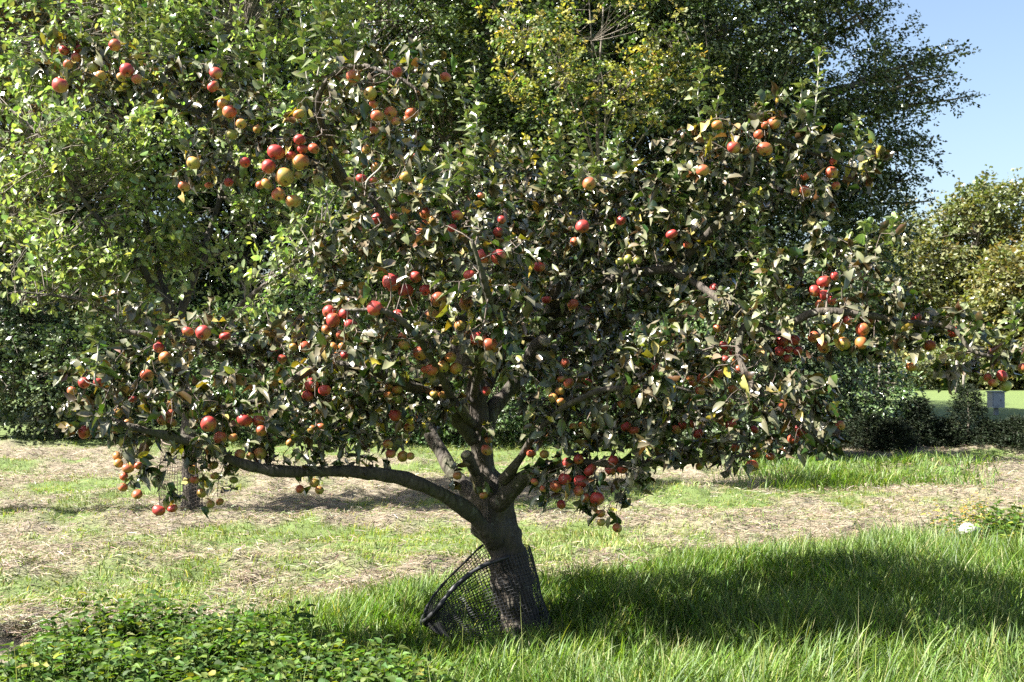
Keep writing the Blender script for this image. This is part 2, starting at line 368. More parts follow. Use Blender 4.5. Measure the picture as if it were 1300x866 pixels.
# broad dark tree behind, reaching out against the sky
d=25.0
cl=[clump(x,y,dd,rx,ry) for x,y,dd,rx,ry in [(830,60,24,110,110),(950,40,24.5,110,120),(1040,90,25,90,95),(900,180,24,110,110),(1010,200,24.5,100,100),(1090,190,25,62,75),(800,220,24,100,100),(930,300,24,110,100),(1040,300,24.5,90,85),(1100,280,25,48,55),(860,400,24.5,110,100),(1000,410,24.5,100,90),(900,-90,25,160,120),(760,-60,25,130,120),(1010,-70,25.5,90,90),(1075,20,25.5,50,60),(960,480,24,120,60),(800,480,24,120,70),(1135,70,25,42,38),(1125,140,24.6,45,36),(1150,215,25,36,34),(1120,300,24.8,45,45),(1165,100,25.3,30,22)]]
tips=[P(1122,-5,25),P(1120,15,25.5),P(1222,62,25),P(1200,95,24.5),P(1232,122,25.5),P(1180,183,25),P(1182,255,25),P(1150,300,25),P(1140,120,26),P(1190,75,26),P(1165,225,24.6)]
wood_tree('hornbeam_tree','broad dark green tree with feathery branch tips reaching out against blue sky','tree',(P(890,0,26)[0],26.0),cl,.38,12500,14,.42,.080,DG,[4,4,2,.4],'big trees of the wood behind the meadow',limbs=12,tips=tips,thr=.41,nscale=.75)
# mid green tree, centre
cl=[clump(x,y,dd,rx,ry) for x,y,dd,rx,ry in [(520,40,22,110,100),(640,90,22,110,100),(560,170,22,110,110),(690,200,22,100,100),(600,300,22.5,130,110),(720,330,22.5,110,100),(480,250,23,90,120),(480,-80,23,140,110),(640,-70,23,130,100),(500,400,23,130,110),(660,440,23,140,100)]]
wood_tree('field_maple_tree','leafy mid green tree in the wood directly behind the apple tree trunk','tree',(P(600,0,23.5)[0],23.5),cl,.28,9000,13,.38,.082,[(.028,.050,.009),(.055,.088,.015),(.10,.13,.025),(.16,.16,.03)],[3,4,2.5,.8],'big trees of the wood behind the meadow',limbs=10,thr=.47,nscale=.6)
# yellowing tree in front of it
cl=[clump(x,y,dd,rx,ry) for x,y,dd,rx,ry in [(700,40,19,70,50),(770,60,18.8,70,60),(830,30,19,60,50),(720,110,19,60,45),(790,120,18.8,60,45),(660,10,19.2,50,50),(860,90,19.2,50,40),(740,-60,19.5,130,60)]]
wood_tree('yellowing_tree','slender tree with bright yellow autumn leaves in front of the dark wood','tree',(P(760,0,19.6)[0],19.6),cl,.05,750,10,.28,.078,[(.32,.28,.05),(.20,.21,.04),(.05,.08,.018),(.36,.31,.11)],[2.2,2,5,1],'trees at the edge of the wood',limbs=6,thr=.54,nscale=.45,shell=.3,tips=[P(860,75,19),P(880,65,18.8),P(640,95,19)],leafm=M_PALE)
# dark wood on the left
for nm,lb,px,dd,sx,cols,pr in (
    ('oak_tree','tall shadowy tree in the deep wood behind the pale green tree',300,28.0,1.15,[(.025,.045,.012),(.04,.065,.018),(.06,.08,.02)],[3,3,1]),
    ('ash_tree','dark tree at the wood edge above the clipped laurel shrubs',60,27.0,1.0,[(.022,.04,.012),(.035,.06,.018),(.06,.07,.02)],[3,3,1]),
    ('beech_tree','russet brown tree beside the pale green tree at the wood edge',-70,21.5,.8,[(.10,.06,.025),(.07,.06,.02),(.14,.10,.03),(.05,.07,.02)],[2,2,2,2])):
    cl=[]
    for q in range(13):
        yy = -170+ (q%5)*120 + rng.normal()*20; xx = px + rng.normal()*95*sx + (110 if q%2 else -110)*sx*.6
        cl.append(clump(xx,yy,dd+rng.normal()*.8,(95+rng.random()*45)*sx,(85+rng.random()*40)*sx))
    if nm!='beech_tree': cl+=[clump(px+dx,yq,dd,100,70) for dx in (-130,0,130) for yq in (360,440)]
    if nm=='beech_tree': cl=[c for c in cl if c[2]>5.2]+[clump(-20,20,21,70,60),clump(20,60,21,50,50),clump(-60,120,21.5,70,70)]
    wood_tree(nm,lb,'tree',(P(px,0,dd)[0],dd+.6),cl,.3,6200 if nm!='beech_tree' else 2800,12,.45,.095,cols,pr,'big trees of the wood behind the meadow',limbs=9,thr=.40)
for x0,y0,lb in ((-21.5,30.5,'tall broadleaf tree further along the wood beyond the laurel shrubs'),(-17.0,34.0,'rear broadleaf tree further along the wood beyond the laurel shrubs'),(5.6,30.5,'rear tree filling in the wood behind the dark reaching tree'),(-7.5,31.0,'rear tree of the wood between the shadowy tree and the mid green tree'),(-1.5,30.0,'rear tree of the wood standing straight behind the mid green tree'),(-12.5,31.5,'rear tree of the wood behind the shadowy tree'),(1.6,32.0,'hindmost tree of the wood showing between the mid green and yellowing trees')):
    cl=[(x0+rng.normal()*2.2,y0+rng.normal()*1.5,3+q*1.05,2.4,2.4,1.9) for q in range(11)] if x0<5 else [(x0-4+rng.random()*6,y0+rng.normal(),1.5+q*.9,2.2,2.0,1.7) for q in range(11)]
    wood_tree('woodland_tree',lb,'tree',(x0,y0),cl,.33,6500,10,.55,.15,DG,[4,3,1,.2],'big trees of the wood behind the meadow',limbs=9,thr=.33)

# shrubs along the foot of the wood
def shrub(name, label, px, d, w, h, cols, pr, n, ls, group, leafm=None, per=10, thr=.35, L=.3):
    b = P(px,455,d); s=[]
    for q in range(7):
        s.append((b[0]+(rng.random()-.5)*w*.9, d+(rng.random()-.5)*w*.5, h*(.22+.5*rng.random()), w*(.24+.14*rng.random()), w*.28, h*(.26+.1*rng.random())))
    return wood_tree(name,label,'shrub',(b[0],d),s,.05,n,per,L,ls,cols,pr,group,limbs=5,thr=thr,nscale=.35,shell=.4,leafm=leafm,trunk_top=h*.6)
LAU=[(.045,.075,.03),(.07,.105,.045),(.10,.13,.06)]
shrub('laurel_shrub','pale glossy evergreen shrub with rounded top on the lawn edge',70,21.2,2.6,2.5,LAU,[3,3,2],1500,.085,'evergreen shrubs at the wood edge')
shrub('laurel_shrub','large dark evergreen shrub beside the rounded pale evergreen shrub',-40,22.0,3.4,3.2,[(.03,.05,.02),(.05,.08,.03)],[3,2],1700,.085,'evergreen shrubs at the wood edge')
shrub('laurel_shrub','tall olive evergreen shrub standing behind the rounded pale evergreen shrub',60,23.4,3.6,4.2,[(.06,.075,.03),(.09,.095,.04)],[3,2],1900,.08,'evergreen shrubs at the wood edge')
us=[('bramble','low dark thicket at the wood foot behind the small netted trunk',230,21.5,3.8,3.4),('bramble','arching green thicket at the wood foot seen under the long low bough',400,20.8,3.8,3.0),('bramble','dense green thicket at the wood foot beside the fork of the apple trunk',540,20.6,3.0,2.2),
    ('bramble','shaded thicket at the wood foot behind the apple trunk',680,20.4,3.0,2.4),('bramble','tall shaded thicket at the wood foot behind the drooping right apple bough',820,20.2,3.2,2.6),('bramble','dark thicket at the wood foot next to the row of young conifers',950,20.0,3.0,2.4),('bramble','thin dark thicket joining the wood to the young conifer row',1050,19.6,2.2,1.6)]
for q,(nm,lb,px,d_,w_,h_) in enumerate(us):
    lb = lb.replace('right apple bough','apple bough')
    shrub('thicket_shrub',lb,px,d_,w_,h_,[(.035,.07,.018),(.06,.11,.03),(.10,.16,.05)],[3,3,1],1300,.07,'thicket shrubs at the foot of the wood')

shrub('added_shade_shrub','dense dark evergreen bush added behind the drooping apple bough to shade the conifers',1000,16.8,2.6,3.5,[(.015,.03,.010),(.025,.042,.015)],[3,2],2200,.075,'evergreen shrubs at the wood edge')  # hidden bush added to throw shade over the conifer row
# row of young conifers on the right and the meadow beyond
def conifer(label, px, d, h, w, n):
    b = P(px,455,d); root = tag(empty('young_conifer',(b[0],d,float(H(b[0],d)))),label,'conifer','young conifers in a dark row')
    a=Acc(); tube(a,[(b[0],d,-.05),(b[0]+.02,d,h*.6),(b[0],d,h)],[.03,.018,.005],6); a.build('trunk',M_BGBARK,root)
    t=rng.random(n)**1.15; ang=rng.random(n)*6.283; rr=w*(1.03-t)**.7*(.25+.75*rng.random(n))*(.75+.5*vnoise(np.stack([np.cos(ang)*1.5+px,np.sin(ang)*1.5,t*6],-1)))
    C=np.stack([b[0]+np.cos(ang)*rr,d+np.sin(ang)*rr,.06+t*h*.97],-1); A=np.stack([np.cos(ang),np.sin(ang),.9+0*ang],-1)+rng.normal(size=(n,3))*.25
    f=Acc(); spray_leaves(f,C,A,9,np.full(n,.16),.055,[(.008,.014,.006),(.014,.021,.008),(.022,.028,.010)],[3,3,1],droop=0,tms=[small_tm(.2,.12),small_tm(.2,.16)]); f.build('crown',M_CONIF,root,smooth=False)  # shade over the row is put into these near-black greens
for q,(px,h_,w_,lb) in enumerate([(1100,.62,.42,'young dark conifer at the thicket end of the row'),(1132,.55,.4,'squat young conifer second from the thicket in the dark row'),(1166,.95,.34,'young conifer with a narrow pointed tip, beside a squat one in the dark row'),(1196,.52,.4,'low young conifer between the two tall pointed ones of the row'),
      (1228,1.2,.4,'tallest young conifer with a pointed tip in the dark row'),(1262,.5,.42,'low bushy conifer in the row in front of the grey box'),(1296,.58,.45,'bushy conifer in the row just past the grey box'),(1335,.7,.45,'last bushy conifer at the outer end of the dark row')]):
    conifer(lb,px,18.6+rng.normal()*.2,h_*.82,w_*1.05,700)
# distant yellow-green trees
for px,d_,tp,wd,lb,cols in ((1165,66,262,75,'grey-twigged thin tree beside the yellow-green trees beyond the meadow',[(.11,.10,.05),(.09,.09,.035),(.14,.12,.06)]),(1235,62,238,95,'rounded yellow-green tree beyond the sunlit meadow',[(.11,.11,.025),(.07,.085,.02),(.15,.125,.03)]),
        (1325,58,245,100,'big golden-green tree at the outer end of the distant tree line',[(.14,.12,.028),(.09,.095,.022),(.17,.135,.032)]),(1110,70,300,90,'dull green far tree half hidden behind the dark reaching tree',[(.10,.12,.03),(.07,.09,.025)]),(1420,64,230,110,'tall olive far tree past the golden-green tree',[(.14,.14,.04),(.1,.12,.03)])):
    cl=[]
    for q in range(16):
        t=q/15; yy=480-(480-tp-28)*t; cl.append(clump(px+rng.normal()*wd*.42*(1.1-.5*t),yy,d_+rng.normal()*1.5,wd*(.5-.2*t),38+rng.random()*14))
    wood_tree('distant_tree',lb,'tree',(P(px,0,d_)[0],d_+.5),cl,.3,4200 if 'thin' not in lb else 1200,9,.9,.26,cols,[3,2,1][:len(cols)],'distant trees beyond the meadow',limbs=8,thr=.36,nscale=1.6,leafm=M_PALE)
# low hedge line under the distant trees, fence posts, grey box
for q,(px,d_) in enumerate(((1100,56),(1180,57),(1260,57),(1345,56))):
    shrub('field_hedge_shrub',['olive hedge shrub at the meadow end behind the weathered fence posts','dark hedge shrub at the meadow end below the grey-twigged tree','yellowish hedge shrub at the meadow end below the rounded yellow-green tree','broad hedge shrub at the meadow end below the golden-green tree'][q],px,d_,5.0,2.2,[(.10,.12,.03),(.15,.15,.04),(.06,.08,.02)],[2,2,1],600,.16,'hedge shrubs at the far end of the meadow',L=.5,leafm=M_PALE)
M_POST=flat_mat('weathered_post',(.17,.15,.13),.85,.3,8)
for q,px in enumerate((1104,1116,1128,1214,1223)):
    b=P(px,455,50+.3*q); a=Acc(); tube(a,[(b[0],b[1],-.1),(b[0]+.02,b[1],.75),(b[0]+.03,b[1],1.35+.1*(q%2))],[.075,.07,.065],8,rough=.15)
    tag(a.build('fence_post',M_POST,origin=(b[0],b[1],0)),['first','second','third','fourth','fifth'][q]+' weathered grey fence post counting from the wood across the far meadow','post','fence posts in the far meadow')
bp=P(1264,455,31.0); bx=empty('metal_box',(bp[0],31.0,0)); tag(bx,'small pale grey metal box standing in the sunlit meadow behind the conifers','box')
def box(a, c, s, bev=0.0):
    x,y,z=[v/2 for v in s]; V=np.array([(sx*x,sy*y,sz*z) for sx in(-1,1) for sy in(-1,1) for sz in(-1,1)])+np.array(c)
    a.add(V,{4:[(0,1,3,2),(4,6,7,5),(0,4,5,1),(2,3,7,6),(0,2,6,4),(1,5,7,3)]})
M_BOX=flat_mat('grey_paint',(.26,.28,.32),.45,.1,6); M_BOXD=flat_mat('dark_grey_paint',(.16,.18,.2),.5,.1,6)
a=Acc(); box(a,(bp[0],31,.42),(.34,.34,.42)); a.build('cabinet',M_BOX,bx,False)
a=Acc(); box(a,(bp[0],31,.645),(.40,.40,.03)); a.build('lid',M_BOXD,bx,False)
a=Acc(); box(a,(bp[0],31,.09),(.10,.10,.30)); a.build('support_post',M_BOXD,bx,False)
a=Acc(); box(a,(bp[0]-.03,30.824,.42),(.22,.012,.32)); dr=a.build('door',M_BOX,bx,False)
a=Acc(); box(a,(bp[0]+.06,30.812,.42),(.02,.02,.08)); h=a.build('handle',M_BOXD,dr,False)

# ------------------------------------------------------------------ pale green tree on the left (12 m)
b2=P(243,643,12.0); D2=12.0
root2=tag(empty('plum_tree',(b2[0],D2,0)),'pale green leafy tree with a slim trunk on the mown strip behind the apple tree','tree')
limbs2=[[(243,660,12,.12),(242,610,12,.085),(240,560,12,.07),(235,500,12,.05),(228,440,12,.045),(215,390,12,.04)],
 [(215,395,12,.05),(180,340,11.9,.04),(140,295,11.8,.03),(95,240,11.7,.02),(50,170,11.6,.01)],
 [(222,420,12,.05),(250,340,12.2,.04),(280,250,12.4,.03),(300,150,12.5,.02),(310,40,12.5,.012)],
 [(217,395,12,.045),(190,300,12.3,.035),(170,200,12.6,.025),(150,90,12.7,.015),(140,0,12.7,.01)],
 [(228,440,12,.04),(290,400,11.7,.03),(350,350,11.5,.02),(400,320,11.4,.012)],
 [(225,430,12,.04),(160,400,11.6,.025),(100,380,11.4,.016),(20,370,11.3,.009)],
 [(250,340,12.2,.03),(330,260,12.6,.02),(400,170,12.9,.012),(440,90,13,.008)],
 [(180,340,11.9,.03),(100,330,12.3,.02),(30,280,12.5,.012),(-30,240,12.6,.008)]]
skel=[]
for q,l in enumerate(limbs2):
    sp=spline([(*P(x,y,dd),r) for x,y,dd,r in l],6); a=Acc(); tube(a,sp[:,:3],sp[:,3],10 if q==0 else 7,rough=.3,seed=q)
    a.build('trunk' if q==0 else 'limb',M_BARK,root2); skel.append(sp[:,:3] if q else sp[-8:,:3])
cl2=np.array([clump(x,y,dd,rx,ry,.5) for x,y,dd,rx,ry in [(60,170,11.7,80,60),(20,250,12,70,70),(110,250,11.7,80,70),(180,200,12,80,70),(100,330,11.8,80,50),(190,320,12,80,60),(270,260,12.2,80,80),(300,340,11.8,90,50),(370,330,11.6,60,45),(390,250,12.2,60,60),(330,170,12.4,70,70),(220,110,12.5,80,60),(130,60,12.6,80,60),(300,50,12.6,90,60),(200,0,12.7,110,60),(420,120,12.8,50,60),(400,20,12.8,70,60),(30,80,12.4,60,50),(40,370,11.4,50,16),(330,400,11.7,60,20),(60,0,12.6,70,50),(330,-40,12.6,90,60),(150,395,11.6,60,18)]])
E=np.concatenate(skel); ar=cl2[:,3]*cl2[:,5]; k=rng.choice(len(cl2),2700,p=ar/ar.sum()); C=cl2[k,:3]+rvec(2700)*cl2[k,3:]*(rng.random((2700,1))**.45)
nz=vnoise(C/.36+5)*.6+vnoise(C/.15)*.4; C=C[nz>.49]
dd=((C[:,None]-E[None])**2).sum(-1); nr=E[dd.argmin(1)]; A=unit(C-nr+np.array([0,0,.25])+rng.normal(size=C.shape)*.3)
fol=Acc(); n=11; m=len(C)
t=rng.random((m,n)); pos=(C[:,None]+A[:,None]*(t[...,None]-.4)*.42+rng.normal(size=(m,n,3))*.035).reshape(-1,3)
Dl=unit((A[:,None]*.4+rng.normal(size=(m,n,3))*.7+np.array([0,0,-.25])).reshape(-1,3)); Nl=unit(rng.normal(size=(m*n,3))*.6+np.array([-.35,-.15,.6]))
colr=pick([(.165,.22,.055),(.245,.295,.095),(.11,.16,.04),(.33,.32,.075),(.19,.235,.115)],[4,3.5,3,.5,2],m*n,.2); wv=rng.integers(0,3,m*n); LT=[leaf_tm(.2,.25,width=.29,pet=.15),leaf_tm(.5,.3,.5,1,.3,.15),leaf_tm(0,.5,-.4,0,.27,.15)]
for q in range(3): mk=wv==q; scatter(fol,LT[q],pos[mk],Dl[mk],Nl[mk],.090*(.6+.6*rng.random(mk.sum())),colr[mk])
tag(fol.build('foliage',M_PALE,root2),kind='stuff')
br=Acc(); r1=np.full(m,.006); st=C-A*.18; md=(nr+st)/2+rng.normal(size=C.shape)*.05; prisms(br,nr,md,r1,r1*.8); prisms(br,md,st,r1*.8,r1*.5); prisms(br,st,C+A*.24,r1*.5,r1*.25)
tag(br.build('twigs',M_BGBARK,root2),kind='stuff')

for (x0,y0,w0,h0,lb) in ((-6.0,5.5,1.5,2.6,'unseen neighbouring apple tree added beyond the nettle patch to shade the grass'),(-8.1,10.9,2.0,3.4,'unseen neighbouring orchard tree added beside the pale green tree to shade the hay')):  # out-of-view orchard trees, added for the shadows they cast on grass and hay
    cl=[(x0+rng.normal()*w0*.42,y0+rng.normal()*.2,h0*.5+rng.random()*h0*.45,w0*.38,.35,h0*.2) for q in range(9)]
    wood_tree('added_orchard_tree',lb,'tree',(x0,y0),cl,.11,650,12,.3,.085,[(.05,.075,.015),(.09,.12,.025)],[1,1],'orchard trees added out of view for their shade',limbs=6,thr=.42,nscale=.4,shell=.3)
# ------------------------------------------------------------------ netting guards
def net_guard(name, label, bottom, topc, nu, nv, wire, rims, matl):
    """bottom(u), topc(u): curves over u in 0..1; a sheet of crossing strands between them"""
    root=empty(name, tuple(bottom(0.75)*np.array([1,1,0]))); tag(root,label,'netting')
    u=np.linspace(0,1,nu); Bm=np.array([bottom(x) for x in u]); Tp=np.array([topc(x) for x in u]); a=Acc()
    vs=np.linspace(0,1,nv); G=Bm[:,None]*(1-vs)[None,:,None]+Tp[:,None]*vs[None,:,None]
    nrm=unit(np.cross(np.gradient(G,axis=0),np.gradient(G,axis=1)+1e-6)); G=G+nrm*((vnoise(G*7)-.5)*.05*np.sin(vs*math.pi)[None])[...,None]
    r=lambda k: np.full(k,wire)
    A_=G[:,:-1].reshape(-1,3); B_=G[:,1:].reshape(-1,3); ok=np.linalg.norm(A_-B_,axis=1)>1e-3; prisms(a,A_[ok],B_[ok],r(ok.sum()),r(ok.sum()),3)
    A_=G[:-1].reshape(-1,3); B_=G[1:].reshape(-1,3); ok=np.linalg.norm(A_-B_,axis=1)>1e-3; prisms(a,A_[ok],B_[ok],r(ok.sum()),r(ok.sum()),3)
    a.build('mesh',matl,root,False)
    for u0,u1,rr in rims:
        a=Acc(); uu=np.linspace(u0,u1,26); pts=np.array([topc(x) for x in uu]); tube(a,pts,rr*(1+.25*np.sin(np.arange(26)*1.7)),6); a.build('rim_fold',matl,root)
    return root
def curve(pts):
    sp=spline(np.concatenate([np.asarray(pts,float),np.zeros((len(pts),1))+.01],1),8)[:,:3]; L_=np.concatenate([[0],np.cumsum(np.linalg.norm(np.diff(sp,axis=0),axis=1))]); L_/=L_[-1]
    return lambda u: np.array([np.interp(u,L_,sp[:,k]) for k in range(3)])
g0=lambda px,py,d: P(px,py,d)
def onz(x,y,z): return np.array([x,y,z+float(H(x,y))])
cx=P(660,795,6.6)[0]
Lc=P(535,797,6.45); Lc[2]=.05
bot=curve([Lc, onz(cx-.34,6.32,.0), onz(cx-.12,6.27,.0), onz(cx+.10,6.33,0), onz(cx+.20,6.52,0), onz(cx+.17,6.76,0), onz(cx-.05,6.86,0), onz(cx-.30,6.78,0), onz(cx-.46,6.62,0), Lc])
tp_=curve([Lc, P(553,776,6.33), P(572,751,6.34), P(592,732,6.37), P(612,719,6.40), P(628,713,6.42), P(648,706,6.42), P(668,700,6.50), P(672,693,6.62), P(655,690,6.80), P(630,688,6.84), P(613,692,6.82), P(590,714,6.80), P(562,742,6.75), P(545,765,6.62), P(534,790,6.48), Lc])
net_guard('trunk_netting','loose black plastic netting wrapped round the apple trunk with a sagging flap',bot,tp_,104,26,.0023,[(0,.34,.013),(.66,1,.007)],M_NET)
c2=np.array([b2[0]-.06,D2])
def ring2(r,z,ph): return lambda u: np.array([c2[0]-.05+math.cos(u*6.283+ph)*r,c2[1]+math.sin(u*6.283+ph)*r,z+.03*math.sin(u*12)+(float(H(c2[0],c2[1])) if z<.1 else 0)])
net_guard('trunk_netting','rusty brown wire netting round the slim trunk of the pale green tree',ring2(.22,.0,2),ring2(.20,.68,2.1),46,20,.0022,[(0,1,.006)],M_NETOLD)

# ------------------------------------------------------------------ apple tree: wood
BASE=P(662,800,6.6); BASE[2]=float(H(BASE[0],6.6))
tree=tag(empty('apple_tree',tuple(BASE)),'old spreading apple tree loaded with red apples, black netting round its trunk','tree')
B={
 'trunk':[(668,818,6.6,.235),(664,798,6.6,.19),(658,772,6.6,.16),(650,740,6.6,.15),(641,705,6.6,.148),(633,670,6.6,.155),(627,640,6.6,.15),(619,610,6.6,.118),(612,580,6.6,.095),(606,540,6.6,.085),(602,490,6.55,.08),(597,450,6.5,.07),(586,410,6.4,.055),(560,370,6.2,.045),(530,330,6.05,.035),(500,290,5.95,.025),(470,250,5.9,.016)],
 'low_left':[(630,690,6.52,.085),(603,655,6.42,.066),(560,628,6.3,.056),(500,606,6.15,.049),(440,599,6.05,.046),(380,598,5.95,.043),(320,592,5.85,.04),(270,572,5.8,.036),(215,553,5.75,.03),(160,540,5.7,.022),(115,520,5.7,.013)],
 'back_left':[(618,670,6.72,.075),(592,625,6.85,.058),(566,590,7.0,.05),(540,540,7.2,.045),(500,500,7.4,.038),(450,470,7.5,.028),(400,440,7.6,.018)],
 'mid_left':[(600,560,6.5,.055),(566,515,6.3,.043),(525,493,6.1,.038),(470,470,6.0,.034),(403,466,5.9,.03),(338,505,5.9,.022),(270,520,5.85,.014)],
 'long_left':[(598,475,6.5,.055),(560,425,6.6,.045),(500,412,6.7,.04),(430,430,6.7,.036),(350,444,6.6,.034),(280,438,6.5,.03),(210,430,6.5,.026),(150,418,6.5,.016)],
 'high_left':[(588,415,6.4,.05),(540,350,6.7,.042),(490,290,6.9,.036),(440,240,7.0,.032),(400,208,6.95,.031),(340,180,6.9,.029),(270,150,6.8,.026),(200,125,6.7,.022),(140,100,6.6,.016),(80,85,6.6,.01)],
 'arch':[(440,240,7.0,.028),(420,190,6.7,.024),(405,140,6.45,.02),(415,105,6.3,.017),(445,83,6.2,.014),(490,92,6.1,.011),(535,118,6.05,.007)],
 'fork_right':[(610,580,6.62,.085),(622,530,6.72,.068),(650,485,6.8,.062),(675,450,6.85,.057),(695,420,6.88,.05),(708,385,6.9,.044),(722,350,6.9,.038),(742,310,6.9,.03),(760,270,6.9,.02),(772,230,6.9,.012)],
 'low_right':[(632,640,6.5,.10),(668,603,6.3,.06),(710,590,6.1,.046),(770,590,5.95,.036),(830,590,5.85,.03),(900,586,5.8,.024),(960,575,5.8,.014)],
 'right':[(695,420,6.85,.045),(740,372,6.7,.043),(790,350,6.5,.04),(850,340,6.4,.036),(900,300,6.3,.03),(940,235,6.2,.025),(975,180,6.15,.02),(1030,195,6.2,.014),(1085,212,6.2,.008)],
 'far_right':[(850,340,6.4,.035),(900,372,6.2,.033),(950,402,6.0,.03),(985,422,5.9,.028),(1010,406,5.8,.026),(1035,398,5.75,.024),(1090,400,5.7,.022),(1150,408,5.7,.02),(1210,418,5.65,.017),(1238,447,5.6,.013),(1280,457,5.6,.008)],
 'drop_right':[(950,402,6.0,.025),(936,445,5.8,.021),(958,490,5.7,.018),(1000,530,5.7,.013),(1045,565,5.7,.008)],
 'back_right':[(680,445,6.85,.045),(730,440,7.1,.04),(790,450,7.4,.034),(860,470,7.6,.027),(935,480,7.7,.016)],
 'front':[(602,500,6.5,.045),(612,450,5.95,.038),(622,400,5.6,.03),(612,350,5.4,.022),(600,305,5.35,.013)],
 'back':[(604,520,6.6,.05),(640,440,7.2,.04),(660,370,7.6,.03),(660,300,7.9,.02),(650,235,7.9,.011)],
 'mid_right':[(640,610,6.4,.06),(690,540,6.0,.04),(750,500,5.7,.03),(820,490,5.6,.022),(880,500,5.6,.013)],
 'mid_front':[(600,540,6.5,.05),(570,500,6.0,.035),(540,440,5.6,.028),(500,400,5.4,.02),(440,390,5.4,.012)],
}
splines={}
for nm,l in B.items():
    sp=spline([(*P(x,y,dd),r) for x,y,dd,r in l],7)
    if nm!='trunk': sp[:,:3]+= (np.stack([vnoise(sp[:,:3]*5+k*17) for k in range(3)],1)-.5)*.03*np.clip(np.arange(len(sp))/5,0,1)[:,None]
    sp[:,3]*={'right':.72,'far_right':.8,'long_left':.75,'mid_right':.5,'front':.65,'mid_front':.6,'back_right':.7,'high_left':.8,'back':.75,'fork_right':.75,'low_right':.55,'low_left':.7,'trunk':.79,'back_left':.8,'mid_left':.8}.get(nm,1.0)
    splines[nm]=sp; a=Acc(); tube(a,sp[:,:3],sp[:,3],26 if nm=='trunk' else 12,rough=.42 if nm=='trunk' else .35,seed=len(nm))
    o=a.build('trunk' if nm=='trunk' else 'bough',M_BARK,tree)
# pruned stubs
for pts,r in (([(690,430,6.86),(703,385,6.78),(708,352,6.72)],.047),([(668,465,6.80),(682,440,6.65),(690,433,6.6)],.045),([(604,600,6.5),(596,585,6.42),(592,577,6.38)],.03)):
    q=np.array([P(*p) for p in pts]); a=Acc(); sp=spline(np.concatenate([q,np.full((3,1),r)],1),5); tube(a,sp[:,:3],sp[:,3],11,rough=.2); st=a.build('stub',M_BARK,tree)
    T=unit(sp[-1,:3]-sp[-2,:3]); a=Acc(); tube(a,[sp[-1,:3]+T*r*.05,sp[-1,:3]+T*r*.36],[r*.85,r*.8],11); o=a.build('cut_face',M_CUT,st)

